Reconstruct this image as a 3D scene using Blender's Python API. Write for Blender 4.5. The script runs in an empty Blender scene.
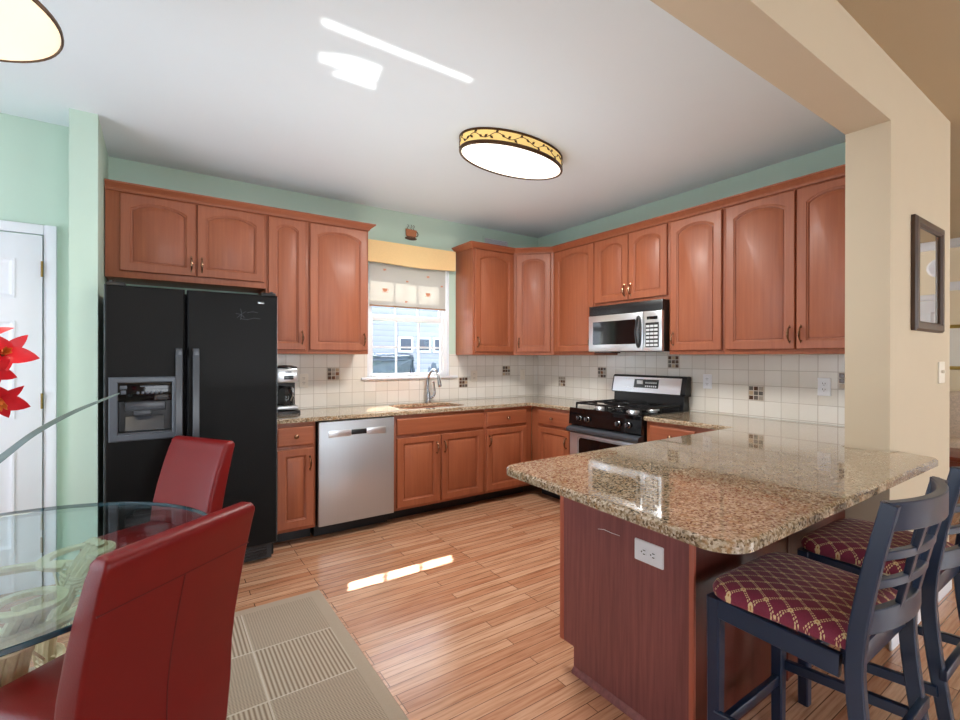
import bpy, bmesh, math, random
from mathutils import Vector, Matrix
random.seed(7)
PI = math.pi
S = bpy.context.scene
COL = S.collection

# ------------------------------------------------------------------ camera, world, sun, exposure
cam_d = bpy.data.cameras.new('camera')
cam = bpy.data.objects.new('camera', cam_d)
COL.objects.link(cam)
cam_d.sensor_width = 36.0
cam_d.lens = 471.48 / 960 * 36.0
cam_d.shift_y = -1.87 / 960
cam_d.clip_start = 0.02
YAW, PITCH, ROLL = 0.5985, -0.0011, 0.002
fw = Vector((math.sin(YAW) * math.cos(PITCH), math.cos(YAW) * math.cos(PITCH), math.sin(PITCH)))
rt = Vector((math.cos(YAW), -math.sin(YAW), 0))
up = rt.cross(fw)
r2 = rt * math.cos(ROLL) + up * math.sin(ROLL)
u2 = -rt * math.sin(ROLL) + up * math.cos(ROLL)
mw = Matrix((r2, u2, -fw)).transposed().to_4x4()
mw.translation = Vector((-3.635, -4.1429, 1.3486))
cam.matrix_world = mw
S.camera = cam

S.view_settings.view_transform = 'Standard'
S.view_settings.look = 'None'
S.view_settings.gamma = 1.0
S.view_settings.use_curve_mapping = False
S.view_settings.exposure = 0.42
S.cycles.use_light_tree = False

world = bpy.data.worlds.new('sky')
S.world = world
world.use_nodes = True
bgn = world.node_tree.nodes['Background']
bgn.inputs[0].default_value = (0.78, 0.87, 1.0, 1)
bgn.inputs[1].default_value = 4.0

sun_d = bpy.data.lights.new('sun', 'SUN')
sun_d.energy = 26.0
sun_d.angle = 0.0093
sun_d.color = (1.0, 0.95, 0.88)
sun = bpy.data.objects.new('sun', sun_d)
COL.objects.link(sun)
SUN_DIR = Vector((-0.486, -1.0, -1.249)).normalized()
sun.rotation_euler = SUN_DIR.to_track_quat('-Z', 'Y').to_euler()

def area(name, loc, direction, sx, sy, power, color=(1, 1, 1), spread=180.0, shape='RECTANGLE', upv='Y'):
    d = bpy.data.lights.new(name, 'AREA')
    d.shape = shape
    d.size = sx
    d.size_y = sy
    d.energy = power
    d.color = color
    d.spread = math.radians(spread)
    o = bpy.data.objects.new(name, d)
    COL.objects.link(o)
    o.location = loc
    o.rotation_euler = Vector(direction).to_track_quat('-Z', upv).to_euler()
    return o

DAY = (0.90, 0.95, 1.0)
WARM = (1.0, 0.86, 0.68)
area('dining_window_daylight', (-6.16, -2.1, 1.21), (1, 0, 0), 2.4, 2.18, 7.0, DAY)
area('front_fill', (-2.6, -7.72, 1.5), (0, 1, 0), 2.7, 2.0, 40, (1.0, 0.98, 0.95))  # added lamp brightening the front room from outside an unseen window
area('living_fill', (2.2, -7.72, 1.5), (0, 1, 0), 2.5, 2.0, 78, (1.0, 0.96, 0.88))  # added lamp behind the camera, brightening the living room and its mirror image
# added fill lamp, unseen in mid-kitchen, facing up to brighten the ceiling
area('ceiling_fill', (-2.45, -1.75, 1.15), (0, 0, 1), 2.3, 1.5, 13.5, (0.93, 0.97, 1.0))
# added narrow lamps standing in for sun the polished counter reflects onto the ceiling
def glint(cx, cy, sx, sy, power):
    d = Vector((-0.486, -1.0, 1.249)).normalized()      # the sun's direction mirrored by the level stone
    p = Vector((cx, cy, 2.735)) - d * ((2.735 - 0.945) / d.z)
    o = area('glint_lamp', p, d, sx, sy, power, (1.0, 0.98, 0.95), spread=1.0)
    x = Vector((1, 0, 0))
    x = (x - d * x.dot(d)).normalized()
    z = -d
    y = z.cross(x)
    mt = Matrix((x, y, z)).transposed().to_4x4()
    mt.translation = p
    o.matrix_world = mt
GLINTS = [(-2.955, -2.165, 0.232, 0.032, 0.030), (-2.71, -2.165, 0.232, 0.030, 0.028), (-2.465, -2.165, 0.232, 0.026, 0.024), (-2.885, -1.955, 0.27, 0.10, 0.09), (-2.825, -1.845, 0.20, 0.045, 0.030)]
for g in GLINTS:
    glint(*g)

# ------------------------------------------------------------------ colour and node helpers
def s1(c):
    c = c / 255.0
    return c / 12.92 if c <= 0.04045 else ((c + 0.055) / 1.055) ** 2.4
def sr(r, g, b):
    return (s1(r), s1(g), s1(b))
def c4(c, k=1.0):
    return (min(1, c[0] * k), min(1, c[1] * k), min(1, c[2] * k), 1)

class NT:
    def __init__(self, name):
        self.m = bpy.data.materials.new(name)
        self.m.use_nodes = True
        self.t = self.m.node_tree
        self.p = self.t.nodes['Principled BSDF']
    def n(self, typ, **kw):
        nd = self.t.nodes.new(typ)
        for k, v in kw.items():
            setattr(nd, k, v)
        return nd
    def l(self, a, b):
        self.t.links.new(a, b)
    def setp(self, **kw):
        for k, v in kw.items():
            self.p.inputs[k.replace('_', ' ')].default_value = v
    def math(self, op, a, b=None, c=None):
        nd = self.n('ShaderNodeMath', operation=op)
        for i, v in enumerate((a, b, c)):
            if v is None:
                continue
            if isinstance(v, (int, float)):
                nd.inputs[i].default_value = v
            else:
                self.l(v, nd.inputs[i])
        return nd.outputs[0]
    def coord(self, scale=(1, 1, 1), loc=(0, 0, 0), rand=False):
        tc = self.n('ShaderNodeTexCoord')
        mp = self.n('ShaderNodeMapping')
        mp.inputs['Scale'].default_value = scale
        mp.inputs['Location'].default_value = loc
        src = tc.outputs['Object']
        if rand:
            oi = self.n('ShaderNodeObjectInfo')
            mul = self.math('MULTIPLY', oi.outputs['Random'], 17.0)
            add = self.n('ShaderNodeVectorMath', operation='ADD')
            self.l(src, add.inputs[0])
            self.l(mul, add.inputs[1])
            src = add.outputs[0]
        self.l(src, mp.inputs['Vector'])
        return mp.outputs[0]
    def noise(self, vec, scale, detail=2.0, rough=0.5):
        nd = self.n('ShaderNodeTexNoise')
        nd.inputs['Scale'].default_value = scale
        nd.inputs['Detail'].default_value = detail
        nd.inputs['Roughness'].default_value = rough
        self.l(vec, nd.inputs['Vector'])
        return nd.outputs['Fac']
    def ramp(self, fac, stops, interp='LINEAR'):
        nd = self.n('ShaderNodeValToRGB')
        cr = nd.color_ramp
        cr.interpolation = interp
        while len(cr.elements) < len(stops):
            cr.elements.new(0.5)
        for e, (pos, col) in zip(cr.elements, stops):
            e.position = pos
            e.color = col if len(col) == 4 else (*col, 1)
        self.l(fac, nd.inputs[0])
        return nd.outputs[0]
    def mix(self, fac, a, b, blend='MIX'):
        nd = self.n('ShaderNodeMix', data_type='RGBA', blend_type=blend)
        for i, v in ((0, fac), (6, a), (7, b)):
            if isinstance(v, (int, float)):
                nd.inputs[i].default_value = v
            elif isinstance(v, tuple):
                nd.inputs[i].default_value = v if len(v) == 4 else (*v, 1)
            else:
                self.l(v, nd.inputs[i])
        return nd.outputs[2]
    def bump(self, h, strength=0.2, dist=0.01):
        nd = self.n('ShaderNodeBump')
        nd.inputs['Strength'].default_value = strength
        nd.inputs['Distance'].default_value = dist
        self.l(h, nd.inputs['Height'])
        self.l(nd.outputs[0], self.p.inputs['Normal'])
    def base(self, c):
        self.l(c, self.p.inputs['Base Color'])

def plain(name, rgb, rough=0.5, metal=0.0, var=0.06, scale=6.0, bump=0.0, bscale=80.0, coat=0.0, emit=None, estr=0.0, spec=0.5):
    t = NT(name)
    v = t.coord()
    f = t.noise(v, scale, 3)
    t.base(t.mix(f, c4(rgb, 1 - var), c4(rgb, 1 + var)))
    t.setp(Roughness=rough, Metallic=metal, Coat_Weight=coat, Specular_IOR_Level=spec)
    if bump:
        t.bump(t.noise(v, bscale, 2), bump, 0.004)
    if emit:
        t.setp(Emission_Color=(*emit, 1), Emission_Strength=estr)
    return t.m

def wood(name, c_dark, c_light, axis='Z', rough=0.46, coat=0.04, fine=1.0, contrast=(0.3, 0.7), rand=True):
    t = NT(name)
    k = {'X': (1.6, 34, 34), 'Y': (34, 1.6, 34), 'Z': (34, 34, 1.6)}[axis]
    v = t.coord(scale=tuple(a * fine for a in k), rand=rand)
    f = t.noise(v, 1.3, 5, 0.6)
    k2 = {'X': (.5, 4, 4), 'Y': (4, .5, 4), 'Z': (4, 4, .5)}[axis]
    f2 = t.noise(t.coord(scale=k2, rand=rand), 1.0, 2)
    f = t.math('ADD', t.math('MULTIPLY', f, 0.65), t.math('MULTIPLY', f2, 0.35))
    t.base(t.ramp(f, [(contrast[0], c_dark), (contrast[1], c_light)]))
    t.setp(Roughness=rough, Coat_Weight=coat, Coat_Roughness=0.15)
    t.bump(f, 0.05, 0.002)
    return t.m

# ------------------------------------------------------------------ materials
CHERRY = wood('cherry_wood', sr(136, 71, 44), sr(163, 94, 61), 'Z')
CHERRY_H = wood('cherry_wood_across', sr(136, 71, 44), sr(163, 94, 61), 'X')
LAMINATE = wood('plum_brown_laminate', sr(106, 56, 56), sr(148, 86, 84), 'Z', rough=0.4, fine=1.5)
LAM_DARK = wood('dark_cherry_laminate', sr(74, 28, 20), sr(100, 42, 30), 'Z', rough=0.38)
EDGE_WOOD = wood('cherry_edge_strip', sr(165, 84, 62), sr(185, 102, 78), 'Z')
MINT = plain('mint_green_paint', sr(190, 212, 196), 0.62, var=0.02, bump=0.03, bscale=220)
TAN = plain('tan_paint', sr(200, 184, 158), 0.62, var=0.02, bump=0.03, bscale=220)
TAN_SHADED = plain('tan_paint_shaded', sr(186, 166, 136), 0.7, var=0.02)  # the wall tan, darkened in its colour for the weaker light up there
CREAM = plain('cream_paint', sr(240, 226, 200), 0.7, var=0.02)
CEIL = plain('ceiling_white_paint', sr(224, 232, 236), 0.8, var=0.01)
WHITE = plain('white_semi_gloss_paint', sr(226, 228, 234), 0.35, var=0.01)
VINYL = plain('white_vinyl', sr(240, 242, 245), 0.35, var=0.01)
IVORY = plain('ivory_plastic', sr(228, 220, 205), 0.35, var=0.02)
WPLAST = plain('white_plastic', sr(236, 238, 242), 0.3, var=0.01)
SLOT = plain('dark_slot', sr(40, 38, 36), 0.6)
BLACK = plain('black_plastic', sr(22, 22, 24), 0.35, var=0.1)
BLACK_GL = plain('black_gloss', sr(10, 10, 12), 0.08, var=0.1)
TOE = plain('black_toe_kick', sr(20, 20, 22), 0.5, var=0.1)
FRIDGE = plain('black_textured_enamel', sr(9, 9, 9), 0.40, var=0.5, scale=300, bump=0.4, bscale=260, spec=0.16)
FR_HANDLE = plain('dark_grey_handle_plastic', sr(62, 66, 72), 0.3)
FR_BEZEL = plain('charcoal_bezel_plastic', sr(74, 80, 88), 0.32)
CAST = plain('cast_iron', sr(18, 18, 19), 0.45, bump=0.1, bscale=300)
CHROME = plain('chrome', sr(200, 202, 205), 0.12, 1.0, var=0.02)
NICKEL = plain('brushed_nickel', sr(170, 172, 175), 0.25, 1.0, var=0.05)
GLEAM = plain('painted_edge_gleam', sr(176, 188, 196), 0.3)  # pale colour standing in for the reflection along the refrigerator's side edges
PEWTER = plain('antique_pewter', sr(142, 110, 86), 0.25, 1.0, var=0.15, scale=60)
BRONZE = plain('oil_bronze', sr(86, 60, 38), 0.35, 0.7, var=0.2, scale=40)
KNOBM = plain('dark_chrome', sr(122, 124, 128), 0.25, 1.0)
BRASS = plain('aged_brass', sr(150, 130, 80), 0.3, 1.0)
GOLD = plain('gilt_frame', sr(190, 160, 90), 0.35, 0.6)
NAVY = plain('navy_painted_wood', sr(20, 38, 64), 0.32, var=0.1, scale=20, coat=0.1)
LEATHER = plain('red_leather', sr(110, 5, 7), 0.42, var=0.08, scale=14, bump=0.12, bscale=260, spec=0.4)
SEAM = plain('red_leather_seam', sr(84, 10, 14), 0.5)
DARKWOOD = plain('espresso_wood', sr(50, 26, 18), 0.35)
FRAME_WOOD = plain('dark_walnut_frame', sr(74, 54, 42), 0.35, var=0.15, scale=25)
MIRROR = plain('mirror_silver', sr(235, 236, 236), 0.02, 1.0, var=0.01)
RATTAN = wood('rattan_cane', sr(186, 168, 132), sr(226, 212, 180), 'Z', rough=0.5, fine=2)
WICKER = plain('wicker_binding', sr(226, 214, 186), 0.55, var=0.1, scale=60)
LEAFG = plain('grey_green_leaf', sr(92, 112, 108), 0.4, var=0.2, scale=30)
STEMG = plain('dark_green_stem', sr(62, 70, 50), 0.5, var=0.2, scale=30)
PETAL = plain('red_petal', sr(214, 22, 40), 0.45, var=0.25, scale=26)
LIP = plain('orange_flower_throat', sr(224, 126, 52), 0.5, var=0.25, scale=60)
CERAMIC = plain('grey_ceramic', sr(150, 160, 160), 0.25)
COPPER = plain('copper_cup_paint', sr(176, 112, 72), 0.5, var=0.2, scale=60)
DKBROWN = plain('dark_brown_metal', sr(74, 50, 28), 0.5)
TEALEDGE = plain('teal_glass_edge', sr(26, 62, 76), 0.08, var=0.1, coat=0.5)
VALANCE = plain('golden_shade_fabric', sr(236, 202, 146), 0.85, var=0.06, scale=90, bump=0.1, bscale=400)
HEM = plain('shade_hem_trim', sr(150, 112, 80), 0.8)
PRINT = plain('printed_cup_ink', sr(206, 140, 110), 0.85)
SOFA = plain('patterned_sofa_fabric', sr(214, 196, 180), 0.9, var=0.35, scale=70)
REDWOOD = plain('red_mahogany', sr(120, 52, 34), 0.3)
PAPER = plain('white_picture_mat', sr(244, 244, 240), 0.6)
SIDING = None
SHRUB = plain('shrub_leaves', sr(74, 86, 102), 0.8, var=0.4, scale=12)
GRASS = plain('lawn_grass', sr(110, 130, 90), 0.9, var=0.3, scale=6)
LIT = plain('lit_diffuser', sr(250, 240, 225), 0.5, emit=(1.0, 0.93, 0.82), estr=1.1)
LITP = plain('lit_alabaster_glass', sr(250, 232, 200), 0.4, var=0.05, scale=5, emit=(1.0, 0.88, 0.70), estr=0.5)
LITB = plain('lit_amber_band', sr(226, 190, 110), 0.5, emit=(1.0, 0.72, 0.27), estr=0.4)
LCD = plain('dark_display', sr(48, 52, 54), 0.15)
KEYPAD = plain('keypad_print', sr(206, 210, 212), 0.4)
HOUSE_WIN = plain('house_window_glass', sr(52, 66, 84), 0.15)

def stainless(name, base, axis, rough=0.24, metal=1.0):
    t = NT(name)
    k = {'X': (1.5, 160, 160), 'Y': (160, 1.5, 160), 'Z': (160, 160, 1.5)}[axis]
    f = t.noise(t.coord(scale=k), 1.5, 3)
    t.base(t.mix(f, c4(base, .94), c4(base, 1.04)))
    t.setp(Metallic=metal)
    r = t.math('ADD', t.math('MULTIPLY', f, 0.14), rough - 0.05)
    t.l(r, t.p.inputs['Roughness'])
    t.setp(Anisotropic=0.4)
    return t.m
STEEL = stainless('brushed_stainless_steel', sr(218, 222, 226), 'X', 0.28, 0.85)
STEEL_D = stainless('brushed_stainless_dishwasher', sr(186, 191, 196), 'Z', 0.40, 0.72)

def granite():
    t = NT('speckled_granite')
    v = t.coord()
    big = t.noise(v, 13, 4, 0.65)
    c = t.ramp(big, [(0.30, sr(104, 86, 60)), (0.5, sr(150, 129, 98)), (0.68, sr(190, 174, 150))])
    vo = t.n('ShaderNodeTexVoronoi')
    vo.inputs['Scale'].default_value = 170
    t.l(v, vo.inputs['Vector'])
    sep = t.n('ShaderNodeSeparateColor')
    t.l(vo.outputs['Color'], sep.inputs[0])
    grain = t.ramp(sep.outputs[0], [(0.0, sr(40, 32, 26)), (0.14, sr(96, 78, 58)), (0.4, sr(160, 139, 110)), (1.0, sr(222, 210, 192))])
    c = t.mix(0.65, c, grain)
    n2 = t.noise(v, 60, 4, 0.7)
    dark = t.ramp(n2, [(0.60, (0, 0, 0)), (0.66, (1, 1, 1))])
    c = t.mix(dark, c, c4(sr(62, 46, 38)))
    n3 = t.noise(t.coord(loc=(5, 3, 2)), 36, 3, 0.6)
    gold = t.ramp(n3, [(0.56, (0, 0, 0)), (0.66, (1, 1, 1))])
    c = t.mix(t.math('MULTIPLY', gold, 0.6), c, c4(sr(160, 118, 74)))
    t.base(c)
    t.setp(Roughness=0.05, Coat_Weight=0.6, Coat_Roughness=0.02, Coat_IOR=1.6)
    return t.m
GRANITE = granite()

def floorboards():
    t = NT('oak_strip_floor')
    tc = t.n('ShaderNodeTexCoord')
    br = t.n('ShaderNodeTexBrick')
    br.offset = 0.37
    br.offset_frequency = 3
    br.inputs['Scale'].default_value = 1
    br.inputs['Brick Width'].default_value = 0.95
    br.inputs['Row Height'].default_value = 0.0572
    br.inputs['Mortar Size'].default_value = 0.0019
    br.inputs['Mortar Smooth'].default_value = 0.3
    br.inputs['Bias'].default_value = 0.0
    br.inputs['Color1'].default_value = (0, 0, 0, 1)
    br.inputs['Color2'].default_value = (1, 1, 1, 1)
    br.inputs['Mortar'].default_value = (0.5, 0.5, 0.5, 1)
    t.l(tc.outputs['Object'], br.inputs['Vector'])
    sep = t.n('ShaderNodeSeparateColor')
    t.l(br.outputs['Color'], sep.inputs[0])
    rnd = sep.outputs[0]
    off = t.n('ShaderNodeCombineXYZ')
    t.l(t.math('MULTIPLY', rnd, 30.0), off.inputs[0])
    t.l(t.math('MULTIPLY', rnd, 11.0), off.inputs[1])
    add = t.n('ShaderNodeVectorMath', operation='ADD')
    t.l(tc.outputs['Object'], add.inputs[0])
    t.l(off.outputs[0], add.inputs[1])
    mp = t.n('ShaderNodeMapping')
    mp.inputs['Scale'].default_value = (2.2, 38, 1)
    t.l(add.outputs[0], mp.inputs['Vector'])
    g = t.noise(mp.outputs[0], 1.6, 5, 0.62)
    grain = t.ramp(g, [(0.30, sr(164, 122, 96)), (0.52, sr(202, 164, 138)), (0.75, sr(218, 186, 162))])
    tint = t.ramp(rnd, [(0.0, sr(226, 196, 176)), (0.5, sr(242, 224, 208)), (1.0, sr(255, 246, 236))])
    c = t.mix(1.0, grain, tint, 'MULTIPLY')
    c = t.mix(t.math('MULTIPLY', br.outputs['Fac'], 0.85), c, c4(sr(66, 36, 18)))
    t.base(c)
    rr = t.math('ADD', t.math('MULTIPLY', g, 0.14), 0.17)
    t.l(rr, t.p.inputs['Roughness'])
    t.setp(Coat_Weight=0.6, Coat_Roughness=0.2)
    t.bump(t.math('SUBTRACT', t.math('MULTIPLY', g, 0.15), br.outputs['Fac']), 0.25, 0.0012)
    return t.m
OAK = floorboards()

TP = 0.112
def tiles(name, axis):
    t = NT(name)
    tc = t.n('ShaderNodeTexCoord')
    sep = t.n('ShaderNodeSeparateXYZ')
    t.l(tc.outputs['Object'], sep.inputs[0])
    com = t.n('ShaderNodeCombineXYZ')
    if axis == 'X':
        t.l(t.math('ADD', sep.outputs[0], 0.41 + TP * 40), com.inputs[0])
    else:
        t.l(t.math('ADD', sep.outputs[1], 2.37 + TP * 40), com.inputs[0])
    t.l(t.math('ADD', sep.outputs[2], -0.924 + TP * 20), com.inputs[1])
    br = t.n('ShaderNodeTexBrick')
    br.offset = 0.0
    br.squash = 1.0
    for k, v in (('Scale', 1), ('Brick Width', TP), ('Row Height', TP), ('Mortar Size', 0.0024), ('Mortar Smooth', 0.35), ('Bias', 0.0)):
        br.inputs[k].default_value = v
    br.inputs['Color1'].default_value = c4(sr(224, 219, 208))
    br.inputs['Color2'].default_value = c4(sr(236, 233, 226))
    br.inputs['Mortar'].default_value = c4(sr(190, 182, 170))
    t.l(com.outputs[0], br.inputs['Vector'])
    f = t.noise(tc.outputs['Object'], 18, 3)
    c = t.mix(t.math('MULTIPLY', f, 0.12), br.outputs['Color'], c4(sr(196, 186, 172)))
    t.base(c)
    t.setp(Roughness=0.16)
    h = t.math('SUBTRACT', t.math('MULTIPLY', t.noise(tc.outputs['Object'], 26, 2), 0.35), br.outputs['Fac'])
    t.bump(h, 0.35, 0.003)
    return t.m
TILE_X = tiles('wall_tile_along_window', 'X')
TILE_Y = tiles('wall_tile_along_range', 'Y')
MOS = [plain('mosaic_' + n, sr(*c), 0.15, var=0.3, scale=150) for n, c in
       (('umber', (92, 66, 50)), ('sand', (190, 168, 140)), ('slate', (104, 98, 92)), ('rust', (136, 92, 62)), ('stone', (166, 158, 148)))]
GROUT = plain('mosaic_grout', sr(206, 196, 182), 0.7)

def rug_mat():
    t = NT('ribbed_block_rug')
    tc = t.n('ShaderNodeTexCoord')
    sep = t.n('ShaderNodeSeparateXYZ')
    t.l(tc.outputs['Object'], sep.inputs[0])
    x, y = sep.outputs[0], sep.outputs[1]          # rug local: corner at 0,0; x runs negative, y runs negative
    cx = t.math('DIVIDE', t.math('ADD', x, 0.062), 0.355)
    cy = t.math('DIVIDE', t.math('ADD', y, 0.056), 0.371)
    par = t.math('MODULO', t.math('ADD', t.math('ADD', t.math('FLOOR', cx), t.math('FLOOR', cy)), 201.0), 2.0)
    ribw = t.math('ADD', t.math('MULTIPLY', t.math('SINE', t.math('MULTIPLY', x, 2 * PI / 0.0172)), 0.5), 0.5)
    ribf = t.math('ADD', t.math('MULTIPLY', t.math('SINE', t.math('MULTIPLY', y, 2 * PI / 0.0085)), 0.5), 0.5)
    weave = t.math('MULTIPLY', t.math('ADD', t.math('SINE', t.math('MULTIPLY', x, 2 * PI / 0.012)), 1.0), 0.25)
    fine = t.math('MULTIPLY', t.math('ADD', ribf, weave), 0.6)
    mixn = t.n('ShaderNodeMix', data_type='FLOAT')
    t.l(par, mixn.inputs[0])
    t.l(ribw, mixn.inputs[2])
    t.l(fine, mixn.inputs[3])
    h = mixn.outputs[0]
    fx = t.math('FRACT', cx)
    fy = t.math('FRACT', cy)
    line = t.math('MAXIMUM', t.math('LESS_THAN', fx, 0.022), t.math('LESS_THAN', fy, 0.02))
    inner = t.math('MULTIPLY', t.math('LESS_THAN', x, -0.062), t.math('LESS_THAN', y, -0.056))
    h2 = t.math('ADD', t.math('MULTIPLY', t.math('SUBTRACT', 1.0, inner), 0.55), t.math('MULTIPLY', inner, h))
    c = t.ramp(h2, [(0.0, sr(122, 106, 90)), (0.5, sr(164, 150, 134)), (1.0, sr(188, 176, 160))])
    c = t.mix(t.math('MULTIPLY', t.math('MULTIPLY', line, inner), 0.7), c, c4(sr(206, 196, 182)))
    n = t.noise(tc.outputs['Object'], 160, 3)
    c = t.mix(t.math('MULTIPLY', n, 0.35), c, c4(sr(132, 116, 102)))
    t.base(c)
    t.setp(Roughness=0.95, Specular_IOR_Level=0.1)
    t.bump(h2, 0.5, 0.003)
    return t.m
RUG = rug_mat()

def trellis():
    t = NT('burgundy_trellis_fabric')
    tc = t.n('ShaderNodeTexCoord')
    sep = t.n('ShaderNodeSeparateXYZ')
    t.l(tc.outputs['Object'], sep.inputs[0])
    x, y = sep.outputs[0], sep.outputs[1]
    a = t.math('ADD', t.math('DIVIDE', t.math('ADD', t.math('MULTIPLY', x, 1.25), y), 0.064), 50.0)
    b = t.math('ADD', t.math('DIVIDE', t.math('SUBTRACT', t.math('MULTIPLY', x, 1.25), y), 0.064), 50.0)
    da = t.math('ABSOLUTE', t.math('SUBTRACT', t.math('FRACT', a), 0.5))
    db = t.math('ABSOLUTE', t.math('SUBTRACT', t.math('FRACT', b), 0.5))
    # double dashed line either side of each lattice line
    la = t.math('LESS_THAN', t.math('ABSOLUTE', t.math('SUBTRACT', da, 0.055)), 0.034)
    lb = t.math('LESS_THAN', t.math('ABSOLUTE', t.math('SUBTRACT', db, 0.055)), 0.034)
    dash_a = t.math('GREATER_THAN', t.math('SINE', t.math('MULTIPLY', b, 2 * PI * 7)), -0.25)
    dash_b = t.math('GREATER_THAN', t.math('SINE', t.math('MULTIPLY', a, 2 * PI * 7)), -0.25)
    m = t.math('MAXIMUM', t.math('MULTIPLY', la, dash_a), t.math('MULTIPLY', lb, dash_b))
    r = t.math('SQRT', t.math('ADD', t.math('MULTIPLY', da, da), t.math('MULTIPLY', db, db)))
    fl = t.math('LESS_THAN', r, 0.15)
    core = t.math('LESS_THAN', r, 0.05)
    m = t.math('MAXIMUM', m, fl)
    n = t.noise(tc.outputs['Object'], 240, 2)
    base = t.mix(n, c4(sr(112, 26, 52)), c4(sr(142, 40, 70)))
    c = t.mix(m, base, c4(sr(226, 200, 150)))
    c = t.mix(core, c, c4(sr(190, 130, 70)))
    t.base(c)
    t.setp(Roughness=0.75, Sheen_Weight=0.15)
    t.bump(m, 0.15, 0.001)
    return t.m
TRELLIS = trellis()

def siding():
    t = NT('lap_siding')
    tc = t.n('ShaderNodeTexCoord')
    sep = t.n('ShaderNodeSeparateXYZ')
    t.l(tc.outputs['Object'], sep.inputs[0])
    f = t.math('FRACT', t.math('DIVIDE', sep.outputs[2], 0.16))
    c = t.ramp(f, [(0.0, sr(104, 112, 130)), (0.1, sr(146, 150, 166)), (1.0, sr(160, 162, 176))])
    t.base(c)
    t.setp(Roughness=0.7)
    t.bump(f, 0.5, 0.02)
    return t.m
SIDING = siding()

def thin_glass(name, tint, refl=0.07, rough=0.0):
    t = NT(name)
    tr = t.n('ShaderNodeBsdfTransparent')
    tr.inputs[0].default_value = (*tint, 1)
    gl = t.n('ShaderNodeBsdfGlossy')
    gl.inputs['Roughness'].default_value = rough
    lw = t.n('ShaderNodeLayerWeight')
    lw.inputs['Blend'].default_value = 0.5
    nz = t.noise(t.coord(), 3, 1)
    f = t.math('ADD', t.math('MULTIPLY', t.math('POWER', lw.outputs['Facing'], 5.0), 0.95), t.math('ADD', t.math('MULTIPLY', nz, 0.004), refl * 0.55))
    mx = t.n('ShaderNodeMixShader')
    t.l(f, mx.inputs[0])
    t.l(tr.outputs[0], mx.inputs[1])
    t.l(gl.outputs[0], mx.inputs[2])
    t.l(mx.outputs[0], t.t.nodes['Material Output'].inputs[0])
    return t.m
PANE = thin_glass('window_pane_glass', (0.97, 0.98, 0.98))
TABLE_GLASS = thin_glass('table_glass', (0.86, 0.95, 0.955))
CARAFE = thin_glass('carafe_glass', (0.62, 0.62, 0.62))

def shade_cloth():
    t = NT('sheer_white_shade')
    v = t.coord()
    n = t.noise(v, 300, 2)
    df = t.n('ShaderNodeBsdfDiffuse')
    tl = t.n('ShaderNodeBsdfTranslucent')
    tr = t.n('ShaderNodeBsdfTransparent')
    tr.inputs[0].default_value = (0.9, 0.87, 0.82, 1)
    t.l(t.mix(n, c4(sr(238, 234, 226)), c4(sr(250, 247, 240))), df.inputs[0])
    tl.inputs[0].default_value = (0.34, 0.33, 0.31, 1)
    a = t.n('ShaderNodeMixShader')
    a.inputs[0].default_value = 0.5
    t.l(df.outputs[0], a.inputs[1])
    t.l(tl.outputs[0], a.inputs[2])
    b = t.n('ShaderNodeMixShader')
    b.inputs[0].default_value = 0.12
    t.l(a.outputs[0], b.inputs[1])
    t.l(tr.outputs[0], b.inputs[2])
    t.l(b.outputs[0], t.t.nodes['Material Output'].inputs[0])
    return t.m
SHEER = shade_cloth()

# ------------------------------------------------------------------ mesh helpers
def T(x, y, z):
    return Matrix.Translation((x, y, z))

def bx(bm, x0, x1, y0, y1, z0, z1, bev=0.0, mi=0, M=None, seg=2):
    vs = [bm.verts.new(p) for p in ((x0, y0, z0), (x1, y0, z0), (x1, y1, z0), (x0, y1, z0), (x0, y0, z1), (x1, y0, z1), (x1, y1, z1), (x0, y1, z1))]
    fs = [bm.faces.new([vs[i] for i in q]) for q in ((0, 3, 2, 1), (4, 5, 6, 7), (0, 1, 5, 4), (1, 2, 6, 5), (2, 3, 7, 6), (3, 0, 4, 7))]
    if M is not None:
        for v in vs:
            v.co = M @ v.co
    for f in fs:
        f.material_index = mi
    if bev > 0:
        es = list({e for f in fs for e in f.edges})
        r = bmesh.ops.bevel(bm, geom=es, offset=bev, segments=seg, affect='EDGES', profile=0.5)
        for f in r['faces']:
            f.material_index = mi
    return vs

def skin(bm, loops, cap0=True, cap1=True, closed=True, mi=0):
    rows = [[bm.verts.new(p) for p in lp] for lp in loops]
    n = len(rows[0])
    for a, b in zip(rows, rows[1:]):
        for i in range(n if closed else n - 1):
            j = (i + 1) % n
            f = bm.faces.new((a[i], a[j], b[j], b[i]))
            f.material_index = mi
    if cap0:
        bm.faces.new(list(reversed(rows[0]))).material_index = mi
    if cap1:
        bm.faces.new(rows[-1]).material_index = mi
    return rows

def frames(pts, upv=(0, 0, 1)):
    pts = [Vector(p) for p in pts]
    out = []
    prev = None
    for i, p in enumerate(pts):
        t = (pts[min(i + 1, len(pts) - 1)] - pts[max(i - 1, 0)]).normalized()
        if prev is None:
            u = Vector(upv)
            if abs(u.dot(t)) > 0.95:
                u = Vector((1, 0, 0))
        else:
            u = prev
        u = (u - t * u.dot(t)).normalized()
        prev = u
        out.append((p, t, u, t.cross(u)))
    return out

def tube(bm, pts, rad, n=8, mi=0, cap=True):
    if not isinstance(rad, (list, tuple)):
        rad = [rad] * len(pts)
    loops = []
    for (p, t, u, w), r in zip(frames(pts), rad):
        loops.append([p + (u * math.cos(2 * PI * k / n) + w * math.sin(2 * PI * k / n)) * r for k in range(n)])
    skin(bm, loops, cap, cap, True, mi)

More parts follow.
